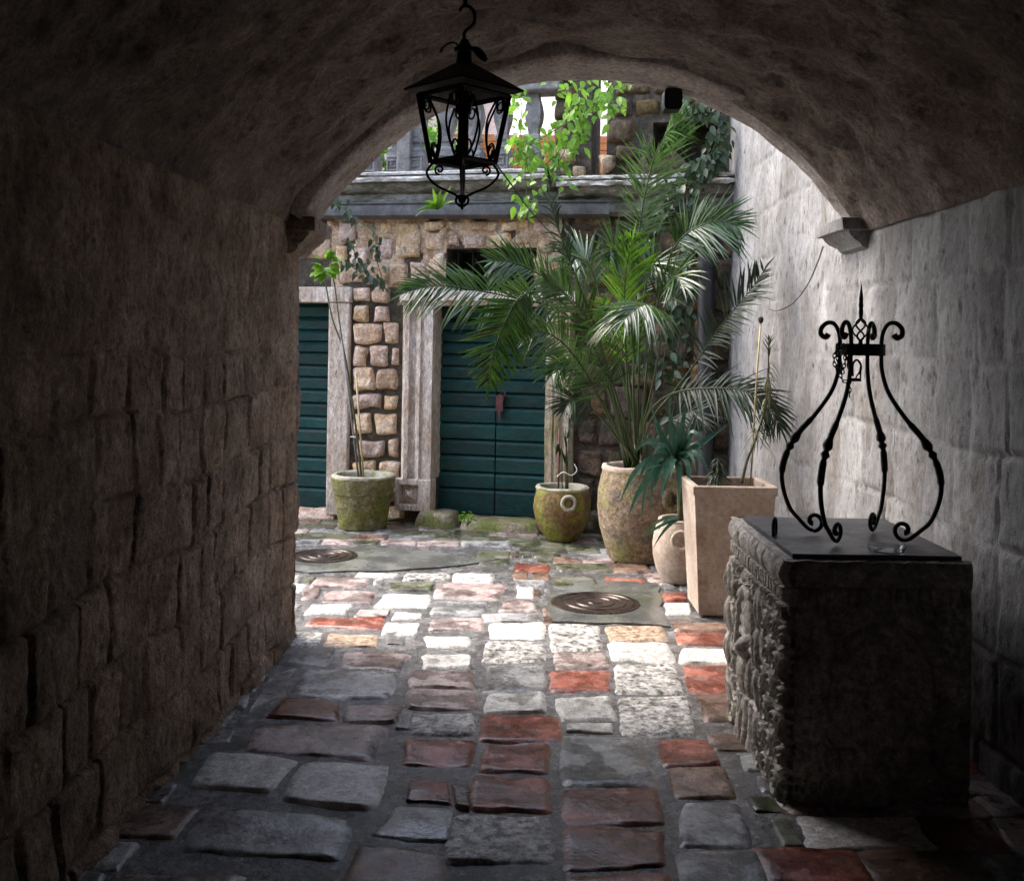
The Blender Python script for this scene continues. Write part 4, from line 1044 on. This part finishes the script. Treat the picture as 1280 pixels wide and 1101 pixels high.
# tall thin plant in the flared pot
tp = plantroot('potted_sapling', V((pF.x, pF.y, .39)), 'tall spindly sapling with pale leaf tuft, staked in the flared mossy pot', 'sapling'); TO = V(tp.location); Yf = pF.y
b = MB()
S1 = spline([at(452, 600, Yf)-TO, at(448, 560, Yf)-TO, at(440, 500, Yf)-TO, at(430, 440, Yf)-TO, at(416, 400, Yf)-TO, at(408, 360, Yf)-TO, at(405, 335, Yf-.05)-TO], 40)
S2 = spline([at(430, 440, Yf)-TO, at(424, 400, Yf)-TO, at(417, 350, Yf)-TO, at(408, 322, Yf-.05)-TO], 20)
b.tube(S1, [.011-.006*k/39 for k in range(40)], 7); b.tube(S2, .006, 7); b.build('stem', M['stem'], tp, angle=0)
b = MB(); b.tube([at(455, 602, Yf-.05)-TO, at(445, 468, Yf-.05)-TO], .008, 7); b.build('cane', M['cane'], tp, angle=0)
b = MB(); b.tube([at(449, 602, Yf-.02)-TO, at(427, 425, Yf-.02)-TO], .008, 7); b.build('stake', M['greystick'], tp, angle=0)
b = MB(); c = at(441, 547, Yf-.06)-TO; b.tube([c+V((.02*cos(a*.5), .02*sin(a*.5), .004*a*.3)) for a in range(14)], .003, 5); b.build('tie', M['bright'], tp, angle=0)
b = MB()
for (u, v, du, dv, L) in [(407, 322, 14, -8, .14), (407, 322, 10, -14, .15), (408, 322, 18, 0, .13), (405, 335, -10, 6, .13), (405, 335, -14, -2, .13), (406, 335, 8, 8, .12), (410, 335, 18, 6, .14), (405, 338, -12, 10, .13), (404, 340, -4, 14, .11), (412, 330, 14, 4, .12), (400, 332, -10, -6, .11), (409, 318, 6, -12, .13), (410, 338, 12, 10, .12), (398, 340, -12, 4, .1), (402, 326, -8, -8, .12), (415, 326, 16, -4, .12)]:
    p = at(u, v, Yf-.06)-TO; d = (at(u+du, v+dv, Yf-.14)-at(u, v, Yf-.06))
    ovate(b, p, d, L, L*.75, V((rp.uniform(-.3, .3), -.5, .8)), .15, .2)
b.build('foliage', M['vine'], tp, angle=0)
b = MB()
for k in range(26):
    a = rp.uniform(0, 6.28); r_ = .05+.12*rp.random(); ovate(b, V((r_*cos(a), r_*sin(a), .0)), V((cos(a+2), sin(a+2), .5)), .04, .03, V((0, 0, 1)))
b.build('weeds', M['vine'], tp, angle=0)['kind'] = 'stuff'
# sticks in the bowl pot
bp_ = plantroot('staked_cutting', V((pB.x, pB.y, .37)), 'young cutting with a few leaves tied to red brown sticks in the small bowl pot', 'plant'); BO = V(bp_.location); Yb = pB.y
b = MB(); b.tube([at(698, 618, Yb)-BO, at(699, 536, Yb)-BO], .007, 7); b.build('red_stick', M['redstick'], bp_, angle=0)
b = MB(); b.tube([at(709, 618, Yb)-BO, at(708, 590, Yb)-BO, at(708, 555, Yb)-BO, at(706, 533, Yb)-BO], [.016, .013, .007, .003], 7); b.tube([at(703, 618, Yb)-BO, at(702, 560, Yb)-BO], .004, 6); b.build('stem', M['stem'], bp_, angle=0)
b = MB()
for (u, v, du, dv, L) in [(707, 570, 2, 16, .13), (707, 580, -6, -22, .16), (708, 560, -3, -18, .13), (709, 548, 2, -12, .1), (698, 555, -3, 12, .09), (700, 570, -2, -14, .1)]:
    p = at(u, v, Yb-.02)-BO; blade(b, p, at(u+du, v+dv, Yb-.05)-at(u, v, Yb-.02), L, .035, V((.5, -.6, .4)), .1, 5, .3)
b.build('foliage', M['ivy'], bp_, angle=0)
b = MB(); b.tube(spline([at(696, 596, Yb-.03)-BO, at(704, 590, Yb-.04)-BO, at(714, 594, Yb-.04)-BO, at(721, 588, Yb-.03)-BO, at(718, 580, Yb)-BO], 20), .004, 5); b.build('tie', M['bright'], bp_, angle=0)

# ================================================================== CLIMBERS
def climber(name, label, stems, m, n, L, jit, Y, wide=.6, cat='vine', rs=.004, hang=.4, sm_='stem'):
    o0 = at(stems[0][0][0], stems[0][0][1], Y)
    r = tag(empty(name, o0), label, cat); b1 = MB(); b2 = MB()
    for st in stems:
        C = spline([at(u, v, Y+(p[0] if p else 0))-o0 for u, v, *p in st], 30)
        b1.tube(C, rs, 5)
        for k in range(int(n*len(st))):
            p = C[rp.randrange(30)]; off = V((rp.gauss(0, jit), rp.gauss(0, jit*.8), rp.gauss(0, jit)))
            d = V((rp.uniform(-1, 1), rp.uniform(-.9, .2), rp.uniform(-1, .5)-hang))
            l = L*rp.uniform(.6, 1.15)
            ovate(b2, p+off, d, l, l*wide, V((rp.uniform(-.6, .6), -.8, rp.uniform(0, .9))), .2, .25)
    b1.build('stems', M[sm_], r, angle=0); b2.build('foliage', M[m], r, angle=0)
    return r
climber('vine', 'bright green leafy vine hanging over the balustrade beside the lantern', [
    [(700, 96), (710, 120), (716, 150), (705, 190), (690, 215)], [(770, 98), (755, 120), (735, 140), (715, 160)], [(716, 150), (690, 165), (665, 180), (640, 188)],
    [(660, 190), (656, 215), (658, 240), (653, 262)], [(640, 108), (652, 130), (650, 160), (655, 190)], [(735, 100), (722, 125), (726, 165), (705, 178)], [(705, 178), (690, 200), (668, 210)], [(760, 110), (768, 130), (752, 150)]],
    'vine', 12, .078, .055, 8.15)
climber('ivy', 'dark ivy tumbling over the ruined ledge behind the palm', [
    [(905, 150), (890, 190), (870, 220), (850, 250)], [(850, 230), (830, 260), (812, 290), (800, 330)], [(870, 240), (856, 300), (852, 370), (848, 440)], [(896, 120), (880, 140), (860, 130)], [(845, 330), (838, 400), (826, 470)], [(905, 180), (885, 200), (868, 215)], [(860, 330), (850, 420), (846, 500), (850, 560)], [(780, 330), (790, 400), (800, 460)]],
    'ivy', 26, .085, .05, 8.35, hang=.6)
climber('creeper', 'sparse dark creeper dangling from the gutter above the left stonework', [
    [(412, 252), (430, 262), (445, 275), (468, 292), (470, 320), (478, 350)], [(437, 302), (452, 330), (470, 352), (478, 356)], [(430, 325), (450, 340), (462, 330)]],
    'ivy', 6, .07, .035, 8.95, hang=.5)
o0 = at(547, 262, 8.75); lp_ = tag(empty('ledge_plant', o0), 'tuft of light green strap leaves growing on the mossy ledge above the gutter', 'plant'); b = MB()
for (du, dv, c) in [(-24, -4, .9), (-18, -16, .7), (-6, -26, .2), (4, -24, .1), (16, -28, .1), (22, -14, .6), (-26, 4, 1.2), (-12, -10, 1.0), (10, -14, .5)]:
    d = at(547+du, 262+dv, 8.65)-o0
    blade(b, V((0, 0, 0)), d+V((0, 0, d.length*c*.5)), d.length*1.15, .045, V((0, -.8, .6)), c*.6, 7, .3)
b.build('leaf_rosette', M['palmlight'], lp_, angle=0)
# small weed on the threshold
o0 = at(584, 650, 8.65); b = MB()
for k in range(26):
    a = rp.uniform(0, 6.28); ovate(b, V((.05*rp.gauss(0, 1), .03*rp.gauss(0, 1), rp.uniform(-.02, .06))), V((cos(a), sin(a), rp.uniform(-.2, .8))), .045, .035, V((0, 0, 1)))
for a in range(5): b.tube([(0, 0, -.05), (.05*cos(a*1.3), .03*sin(a*1.3), .05)], .003, 5)
wd = tag(b.build('weed', M['vine'], loc=o0, angle=0), 'little green weed sprouting from the crack in the door threshold', 'weed')
# garden shrub beyond the balustrade
def shrub(name, label, c, rx, ry, rz_, n, m):
    r = tag(empty(name, c), label, 'shrub'); b = MB()
    for k in range(n):
        p = V((rp.gauss(0, 1), rp.gauss(0, 1), rp.gauss(0, 1))).normalized()*rp.uniform(.5, 1.05)
        p = V((p.x*rx, p.y*ry, rz_+p.z*rz_)); p *= 1+.25*nz(p.x*3, p.y*3, p.z*3)
        ovate(b, p, V((rp.uniform(-1, 1), rp.uniform(-1, 1), rp.uniform(-.8, .6))), .12*rp.uniform(.6, 1.2), .07, V((rp.uniform(-.6, .6), -.5, .8)))
    b.build('foliage', M[m], r, angle=0)
    b = MB(); b.tube([(0, 0, -.6), (.03, 0, rz_*.6), (0, .02, rz_*1.3)], [.05, .04, .02], 7); b.tube([(.03, 0, rz_*.5), (rx*.5, .1, rz_*1.2)], [.03, .012], 6); b.build('trunk', M['stem'], r)
pS = at(505, 215, 11.0)
shrub('garden_shrub', 'sunlit green shrub growing behind the balustrade left of the lantern', (pS.x, 11.0, pS.z-.3), .75, .5, .55, 900, 'vine')

# ================================================================== LANTERN
YL = 3.55
lan = tag(empty('lantern', at(578, 230, YL)), 'black wrought iron lantern with pyramid roof and scrolled sides hanging from the vault', 'lantern')
LO = V(lan.location); k_ = YL/F
cx_ = (at(578, 150, YL)-LO).x*0
Zl = lambda v: (at(580, v, YL)-LO).z
hb, ht, hr = 40*k_, 57*k_, 75*k_       # half diagonals: bottom frame, top frame, roof
def cor(h, z, k, rot=.0): 
    a = pi/2*k+rot; return V((h*cos(a), h*sin(a), z))
zbot, ztp, zro, zap = Zl(203), Zl(120), Zl(112), Zl(78)
b = MB()      # pyramid roof, a thin shell with a small neck
for (h0, z0, h1, z1) in [(hr, zro, 9*k_, zap), (hr, zro-.006, 9*k_, zap-.012)]:
    for k in range(4): b.quad(cor(h0, z0, k), cor(h0, z0, k+1), cor(h1, z1, k+1), cor(h1, z1, k))
for k in range(4): b.quad(cor(hr, zro, k), cor(hr, zro, k+1), cor(hr, zro-.006, k+1), cor(hr, zro-.006, k))
b.build('roof', M['iron'], lan, smooth=False)
b = MB(); b.lathe([(.03, zap-.015), (.026, zap+.01), (.024, zap+.03), (.034, zap+.034), (.036, zap+.045), (.02, zap+.058), (.012, zap+.075), (.001, zap+.08)], 16); b.build('chimney', M['iron'], lan, angle=40)
for (h, z, nm) in ((hb, zbot, 'bottom_frame'), (ht, ztp, 'top_frame')):
    b = MB()
    for k in range(4): b.tube([cor(h, z, k), cor(h, z, k+1)], .0085, 4)
    b.build(nm, M['iron'], lan, smooth=False)
for k in range(4):
    b = MB(); b.tube([cor(hb, zbot-.004, k), cor(ht, ztp+.004, k)], .0085, 4); b.build('post', M['iron'], lan, smooth=False)
def scroll(p0, dirx, dirz, r, turns=1.4, n=26, sgn=1):
    """spiral starting at p0, unrolling towards dirx"""
    pts = []
    for i in range(n):
        t = i/(n-1); a = turns*2*pi*t; rr = r*(1-.75*t)
        c = V(dirz)*r
        pts.append(V(p0)+c+V(dirx)*(rr*sin(a))*sgn-V(dirz)*(rr*cos(a)))
    return pts
for k in range(4):        # scrolled side panels
    b = MB(); z0, z1 = zbot, ztp
    def P(x, t):          # x in -1..1 across the panel, t 0..1 up it
        h = hb+(ht-hb)*t; A, B = cor(h, z0+(z1-z0)*t, k), cor(h, z0+(z1-z0)*t, k+1)
        return A.lerp(B, (x+1)/2)
    def sc2(cx, ct, r, a0, a1, n=20):
        return [P(cx+r*(1-.55*i/(n-1))*cos(a0+(a1-a0)*i/(n-1)), ct+r*.62*(1-.55*i/(n-1))*sin(a0+(a1-a0)*i/(n-1))) for i in range(n)]
    for s in (1, -1):
        b.tube(spline([P(s*.62, .05), P(s*.30, .3), P(s*.22, .6), P(s*.50, .92)], 16), .004, 5)
        b.tube(sc2(s*.62, .16, .22, -pi/2, -pi/2+s*2*pi*1.3), .0035, 5)
        b.tube(sc2(s*.68, .86, .2, pi/2, pi/2-s*2*pi*1.3), .0035, 5)
    b.build('scroll_panel', M['iron'], lan, smooth=True, angle=0)
b = MB()
b.tube([(0, 0, zbot), (0, 0, zbot+.10), (0, 0, zbot+.16)], [.020, .018, .018], 12); b.tube([(0, 0, zbot+.16), (0, 0, ztp)], [.026, .03], 12); b.tube([cor(hb, zbot, 0), cor(hb, zbot, 2)], .006, 4); b.tube([cor(hb, zbot, 1), cor(hb, zbot, 3)], .006, 4)
b.build('lamp_holder', M['iron'], lan)
for k in range(4):        # pendant scrolls under the lantern
    b = MB(); A = cor(1, 0, k); zb_ = zbot-.005
    b.tube(spline([A*(hb*.95)+V((0, 0, zb_)), A*(hb*1.12)+V((0, 0, zb_-.035)), A*(hb*.80)+V((0, 0, zb_-.075)), A*(hb*.2)+V((0, 0, zb_-.105)), A*.004+V((0, 0, zb_-.13))], 24), .0042, 6)
    b.tube(scroll(A*(hb*.72)+V((0, 0, zb_-.038)), A, V((0, 0, 1)), .017, 1.3, 22, 1), .0036, 6)
    b.build('pendant_scroll', M['iron'], lan, angle=0)
b = MB(); zf = Zl(262); b.tube([(0, 0, zbot-.01), (0, 0, zf)], [.006, .005], 6)
for s in (1, -1):
    b.tube(scroll((s*.004, 0, zf+.012), (1*s, 0, 0), (0, 0, 1), .02, 1.2, 22), .004, 6)
    b.tube([(s*.0, 0, zf+.012), (s*.01, 0, zf+.010)], .004, 6)
b.build('finial', M['iron'], lan, angle=0)
b = MB()                   # hook and hanger
zh = zap+.07
b.tube(spline([(0, 0, zh), (.0, 0, zh+.03), (.03, 0, zh+.06), (.028, 0, zh+.10), (0, 0, zh+.12), (-.02, 0, zh+.10)], 30), .006, 6)
b.tube([(0, 0, zh+.11), (0, .0, 3.06-LO.z)], .008, 8)
b.tube(spline([(-.01, 0, zap+.05), (-.04, 0, zap+.065), (-.07, 0, zap+.05), (-.08, 0, zap+.03)], 14), .003, 5)
b.tube(spline([(.01, 0, zap+.045), (.04, 0, zap+.04), (.06, 0, zap+.02), (.075, 0, zap+.005)], 14), [.006+.008*sin(pi*i/13) for i in range(14)], 6)
b.lathe([(.05, 3.08-LO.z), (.05, 3.02-LO.z), (.03, 3.0-LO.z), (.008, 2.99-LO.z)], 16)
b.build('hanger', M['iron'], lan, angle=40)
# slack wire from the lantern to the house
wr_ = MB(); A = cor(hb, zbot, 0)+LO; wr_.tube(spline([A, at(640, 232, 4.2), at(665, 266, 6.0), at(700, 305, 8.3)], 30), .0035, 5)
tag(wr_.build('lantern_wire', M['iron'], angle=0), 'thin dark wire running from the lantern corner down to the house front', 'wire')

# small dark flood lamp under the vault edge
c = at(840, 126, 5.62); fl = tag(empty('flood_lamp', c), 'small black lamp housing fixed under the crown of the vault edge', 'lamp')
b = MB(); hw, hh = .047, .056
b.grid(lambda i, j: V((hw*[-.3, -1, -1, 1, 1, .3][i] if False else hw*cos(2*pi*i/24)*(1/(abs(cos(2*pi*i/24))**6+abs(sin(2*pi*i/24))**6)**(1/6)), [-.05, -.045, .05, .055][j], hh*sin(2*pi*i/24)*(1/(abs(cos(2*pi*i/24))**6+abs(sin(2*pi*i/24))**6)**(1/6))))if True else None, 24, 3)
for y in (-.05, .055):
    b.quad(*[V((hw*cos(2*pi*i/24)/(abs(cos(2*pi*i/24))**6+abs(sin(2*pi*i/24))**6)**(1/6), y, hh*sin(2*pi*i/24)/(abs(cos(2*pi*i/24))**6+abs(sin(2*pi*i/24))**6)**(1/6))) for i in range(24)])
b.build('housing', M['iron'], fl, angle=40)
b = MB(); b.tube([(0, .0, hh-.01), (.0, .0, hh+.09)], .012, 8); b.build('bracket', M['iron'], fl)

# ================================================================== CARVED WELL
WX0, WX1, WY0, WY1, WH = .955, 1.61, 3.68, 4.60, .855
well = tag(empty('carved_well', ((WX0+WX1)/2, (WY0+WY1)/2, 0)), 'carved stone well head block with worn reliefs of an arch and figures', 'well')
WO = V(well.location)
def carve(p, z, c):
    """relief height; p along the face, c the centre of the carved arch"""
    h = 0.0; x = p-c; base = .5+.5*sm(.0, .1, z)
    if z > .755:
        q = (z-.805)/.05
        return .034*sqrt(max(0, 1-q*q))+.006*fr(p*14, z*14, 3, 3)-.006*max(0, sin(p*42+3*nz(p*3, 2)))**8
    if z > .69:
        w_ = (p*28+.6*nz(p*9, z*4)) % 1
        h = .024*sm(.0, .25, w_)*sm(1, .75, w_)*sm(.69, .71, z+.015*nz(p*30, 1))
    else:
        rx, rz = .165, .215; cz = .40
        zz = z-cz
        d = sqrt((x/rx)**2+(zz/rz)**2) if zz > 0 else abs(x)/rx
        th = atan2(zz, x)
        if zz > -.06 and abs(d-1) < .10: h = .030*sqrt(1-((d-1)/.10)**2)
        elif zz > -.02 and 1.12 < d < 1.42: h = .020*sqrt(max(0, 1-((d-1.27)/.15)**2))*(.55+.45*abs(sin(th*13+d*6)))
        elif d < .9 and zz > -.03: h = .016*abs(sin(th*8+.8*d))**.7*sm(.1, .4, d)
        elif d >= 1.0:
            row = math.floor(z/.105); pz_ = (p-(row % 2)*.06)/.12; cc_ = (math.floor(pz_)+.5)*.12+(row % 2)*.06; cz_ = (row+.5)*.105
            ax, az_ = p-cc_, z-cz_; r_ = sqrt(ax*ax+az_*az_); t_ = atan2(az_, ax)*(1 if (row+math.floor(pz_)) % 2 else -1)
            h = .004+(.026*(.5+.5*cos(2*pi*(r_/.026)-t_))**.7 if r_ < .056 else .016*abs(sin(p*60+z*45))*sm(.056, .066, r_))
        else:
            h = 0
    def bump(cx, cz, rx, rz, hh):
        q = ((x-cx)/rx)**2+((z-cz)/rz)**2
        return hh*sqrt(1-q) if q < 1 else 0
    fig = max(bump(0.0, .385, .040, .050, .055), bump(.0, .27, .065, .095, .046), bump(.062, .29, .030, .085, .034), bump(-.062, .27, .030, .09, .034), bump(.085, .17, .04, .06, .03), bump(-.02, .16, .08, .07, .036))
    if z < .20:
        q = max(0, 1-(x/.17)**2)
        fig = max(fig, q**.5*(.020+.020*abs(sin(x*52+z*6+nz(x*8, z*8)))))
    for s in (-.25, .27):
        for k in range(4):
            cz_ = .60-.15*k; a = bump(s, cz_, .075, .10, .045)
            if a: a *= .72+.28*abs(sin((x-s)*75+(z-cz_)*18*(1 if x > s else -1)))
            fig = max(fig, a)
    h = max(h, fig)
    h += .004*fr(p*22, z*22, 5, 3)
    return h*1.15*(.75+.3*sm(-.6, .5, nz(p*4, z*4, 8)))
b = MB(); NA, NB = 300, 280
def face_l(i, j):
    p = WY0+(WY1-WY0)*i/NA; z = .0+WH*j/NB
    h = carve(p, z, 4.27); e = min(i/NA, 1-i/NA)*(WY1-WY0)
    h -= .03*(1-sm(0, .035, e))**2
    if z > .82: h -= .0
    return V((WX0-h+.02, p, z))-WO
b.grid(face_l, NA, NB)
def face_f(i, j):
    p = WX0+(WX1-WX0)*i/200; z = WH*j/200
    h = carve(p, z, 1.30)*.45; e = (p-WX0)
    h -= .03*(1-sm(0, .035, e))**2
    return V((p+.02*(1-sm(0, .2, e)), WY0-h+.02, z))-WO
b.grid(face_f, 200, 200)
def face_b(i, j):
    p = WX0+.02+(WX1-WX0)*i/30; z = WH*j/60
    return V((p, WY1-.015+.01*fr(p*5, z*5, 1, 3)+(.03*sqrt(max(0, 1-((z-.805)/.05)**2)) if z > .755 else 0), z))-WO
b.grid(face_b, 30, 60)
b.grid(lambda i, j: V((WX0+.0+(WX1-WX0)*i/40, WY0+.0+(WY1-WY0)*j/40, WH-.003+.006*fr(i*.3, j*.3, 4, 3)))-WO, 40, 40)
b.build('carved_block', M['carved'], well, smooth=True, angle=0)
ld = MB(); lz = WH+.005
LC = [onfloor(935, 655.5, WH), onfloor(997, 701, WH), onfloor(1190, 709.5, WH), onfloor(1070, 661, WH)]
lx0, lx1, ly0, ly1 = .99, 1.58, 3.71, 4.50
def lidg(i, j):
    x = lx0+(lx1-lx0)*i/30; y = ly0+(ly1-ly0)*j/30
    return V((x, y, lz+.012+.004*nz(x*3, y*3, 1)))
ld.grid(lidg, 30, 30)
for (n_, f_) in ((30, lambda k: lidg(0, k)), (30, lambda k: lidg(30, k)), (30, lambda k: lidg(k, 0)), (30, lambda k: lidg(k, 30))):
    ld.grid(lambda i, j: f_(i)-V((0, 0, .016*j)), n_, 1)
lid = tag(empty('metal_sheet', (0, 0, 0)), 'flat dark sheet metal lid with a ring pull lying on top of the carved well', 'lid')
ld.build('plate', M['lid'], lid, smooth=True, angle=30)
b = MB(); c = onfloor(968, 671, WH+.012); c.z += .035
b.tube([c+V((.006*cos(a)*0+.010*cos(a), .030*cos(a)*.7, .036*sin(a))) for a in [2*pi*k/24 for k in range(25)]], .0075, 8, cap=False); b.build('ring_pull', M['iron'], lid, angle=0)
LT = lz+.014
# iron cage
cage = tag(empty('well_cage', (1.31, 4.0, LT)), 'black wrought iron crown with four bulging legs and a spire standing on the well lid', 'ironwork'); CO = V(cage.location)
zr = at(1075, 437, 4.0).z-LT; zb_ = at(1170, 590, 3.85).z-LT
def pz(v): return at(1077, v, 4.0).z-LT
for ang in (148, 226, 330, 52):
    A = V((cos(radians(ang)), sin(radians(ang)), 0)); b = MB()
    prof = [(.075, zr+.03), (.076, zr-.02), (.080, zr-.08), (.105, zr-.16), (.165, zr-.25), (.225, zr-.32), (.272, zr-.40), (.292, zr-.48), (.285, zr-.55), (.258, zr-.62), (.225, .055), (.19, .022), (.165, .012)]
    C = spline([A*r_+V((0, 0, z)) for r_, z in prof], 70)
    rad = [.0072+.0020*sin(pi*k/69) for k in range(70)]
    for k in range(70):
        t = C[k].z
        for zc_, rr in ((zr-.345, .021), (zr-.378, .018)):
            if abs(t-zc_) < .013 and k > 20: rad[k] = max(rad[k], rr*sqrt(max(.2, 1-((t-zc_)/.015)**2)))
        if zr-.48 < t < zr-.40 and k > 20: rad[k] = max(rad[k], .0135)
        if zr-.34 < t < zr-.27 and k > 20: rad[k] = max(rad[k], .012)
    b.tube(C, rad, 8)
    b.tube(scroll(A*.165+V((0, 0, .012)), -A, V((0, 0, 1)), .038, .95, 26), [.0078+.0035*(i/25)**3 for i in range(26)], 8)
    # outward curl at the crown
    b.tube([A*.075+V((0, 0, zr+.02))]+scroll(A*.105+V((0, 0, zr+.12)), -A, V((0, 0, -1)), .042, .9, 28)[::-1][8:][::-1][::1] if False else
           spline([A*.075+V((0, 0, zr+.01)), A*.080+V((0, 0, zr+.06)), A*.098+V((0, 0, zr+.095)), A*.125+V((0, 0, zr+.10)), A*.147+V((0, 0, zr+.08)), A*.148+V((0, 0, zr+.055)), A*.130+V((0, 0, zr+.045)), A*.120+V((0, 0, zr+.058))], 30),
           [.008+.0035*(i/29)**2 for i in range(30)], 8)
    b.build('leg', M['iron'], cage, angle=0)
b = MB(); b.lathe([(.090, zr-.022), (.090, zr+.022), (.078, zr+.022), (.078, zr-.022), (.090, zr-.022)], 32)
b.tube([(-.08, 0, zr), (.08, 0, zr)], .010, 6); b.tube([(0, -.08, zr), (0, .08, zr)], .010, 6); b.build('crown_ring', M['iron'], cage, angle=40)
b = MB(); z0 = zr+.01; z1 = pz(418); z2 = pz(398)
b.tube([(0, 0, z0), (0, 0, pz(424))], [.010, .007], 8)
zA, zB = pz(426), pz(398)
for k in range(4):
    b.tube([V((.030*sin(pi*i/16)**.8*cos(k*pi/2+i/16*pi*.9), .030*sin(pi*i/16)**.8*sin(k*pi/2+i/16*pi*.9), zA+(zB-zA)*i/16)) for i in range(17)], .0038, 6)
b.tube([(0, 0, pz(399)), (0, 0, pz(390)), (0, 0, pz(386)), (0, 0, pz(382)), (0, 0, pz(378)), (0, 0, pz(374)), (0, 0, pz(355))], [.006, .0095, .007, .010, .0075, .009, .001], 8)
b.build('spire', M['iron'], cage, angle=0)
# chain and padlock hanging in the cage
ch = tag(empty('chain', at(1062, 445, 3.95)), 'thin iron chain with a padlock looped over the ring of the well cage', 'chain'); HO = V(ch.location)
def chain(mb, pts, L=.022):
    C = spline(pts, 400); acc = 0; last = C[0]; k = 0
    for p in C[1:]:
        if (p-last).length >= L*.72:
            c = (p+last)/2; t = (p-last).normalized(); s = t.cross(V((.3, 1, .2)) if k % 2 else V((1, -.3, .4))).normalized()
            mb.tube([c+t*(L*.5*cos(a))+s*(L*.24*sin(a)) for a in [2*pi*i/12 for i in range(13)]], .0022, 5, cap=False)
            last = p; k += 1
b = MB(); a_ = lambda u, v, dy=0: at(u, v, 3.93+dy)-HO
chain(b, [a_(1052, 428), a_(1044, 440), a_(1043, 455), a_(1049, 466), a_(1056, 455), a_(1056, 436)])
chain(b, [a_(1054, 430), a_(1047, 448), a_(1050, 468), a_(1056, 478), a_(1062, 470), a_(1058, 440)])
chain(b, [a_(1058, 436), a_(1062, 462), a_(1062, 480), a_(1062, 500)])
chain(b, [a_(1050, 425), a_(1046, 436), a_(1050, 452), a_(1055, 470)])
b.build('links', M['iron'], ch, angle=0)
b = MB(); b.tube(spline([a_(1066, 470), a_(1066, 456), a_(1071, 450), a_(1076, 456), a_(1074, 468)], 20), .004, 6); b.tube(spline([a_(1072, 450), a_(1077, 460), a_(1070, 472), a_(1075, 474), a_(1076, 462)], 20), .003, 6)
P0 = a_(1069, 474); b.box(P0.x-.016, P0.x+.020, P0.y-.006, P0.y+.006, P0.z-.008, P0.z+.004); b.build('padlock', M['iron'], ch)
# glass dish on the lid
gp = onfloor(1108, 690, LT); gd = MB()
gd.lathe([(.001, .001), (.045, .001), (.060, .006), (.066, .022), (.063, .022), (.056, .009), (.044, .006), (.001, .006)], 36)
tag(gd.build('glass_dish', M['glass'], loc=(gp.x, gp.y, LT), angle=40), 'small clear glass dish on the well lid by the front right iron leg', 'dish')

# ================================================================== LIGHT, SKY, CAMERA
SUN_ELEV, SUN_AZ = 50.0, 298.0        # azimuth measured clockwise from +Y
sd = V((sin(radians(SUN_AZ))*cos(radians(SUN_ELEV)), cos(radians(SUN_AZ))*cos(radians(SUN_ELEV)), sin(radians(SUN_ELEV))))
sl = bpy.data.lights.new('sun', 'SUN'); sl.energy = .6; sl.angle = radians(45); sl.color = (1, .985, .96)
so = bpy.data.objects.new('sun', sl); COL.objects.link(so); so.rotation_euler = (-sd).to_track_quat('-Z', 'Y').to_euler(); so.location = (-6, 4, 9)
W = bpy.data.worlds.new('World'); SC.world = W; W.use_nodes = True
nt = W.node_tree; bg = nt.nodes['Background']; sk = nt.nodes.new('ShaderNodeTexSky'); sk.sky_type = 'NISHITA'; sk.sun_disc = False
sk.sun_elevation = radians(SUN_ELEV); sk.sun_rotation = radians(SUN_AZ); sk.air_density = 1.0; sk.dust_density = 4.0; sk.ozone_density = 1.0
nt.links.new(sk.outputs[0], bg.inputs[0]); bg.inputs[1].default_value = .15

cam = bpy.data.cameras.new('camera'); co = bpy.data.objects.new('camera', cam); COL.objects.link(co)
cam.sensor_width = 36; cam.lens = 36*F/1280; cam.shift_y = -(550.5-PV)/1280; cam.clip_start = .05; cam.clip_end = 500
co.matrix_world = Matrix.Translation(CAM) @ (Matrix.Rotation(radians(90), 4, 'X') @ Matrix.Rotation(ROLL, 4, 'Z'))
SC.camera = co
vs = SC.view_settings; vs.view_transform = 'Standard'; vs.look = 'None'; vs.gamma = 1; vs.use_curve_mapping = False; vs.exposure = EXPO
SC.render.engine = 'CYCLES'
SC.cycles.max_bounces = 8; SC.cycles.diffuse_bounces = 5
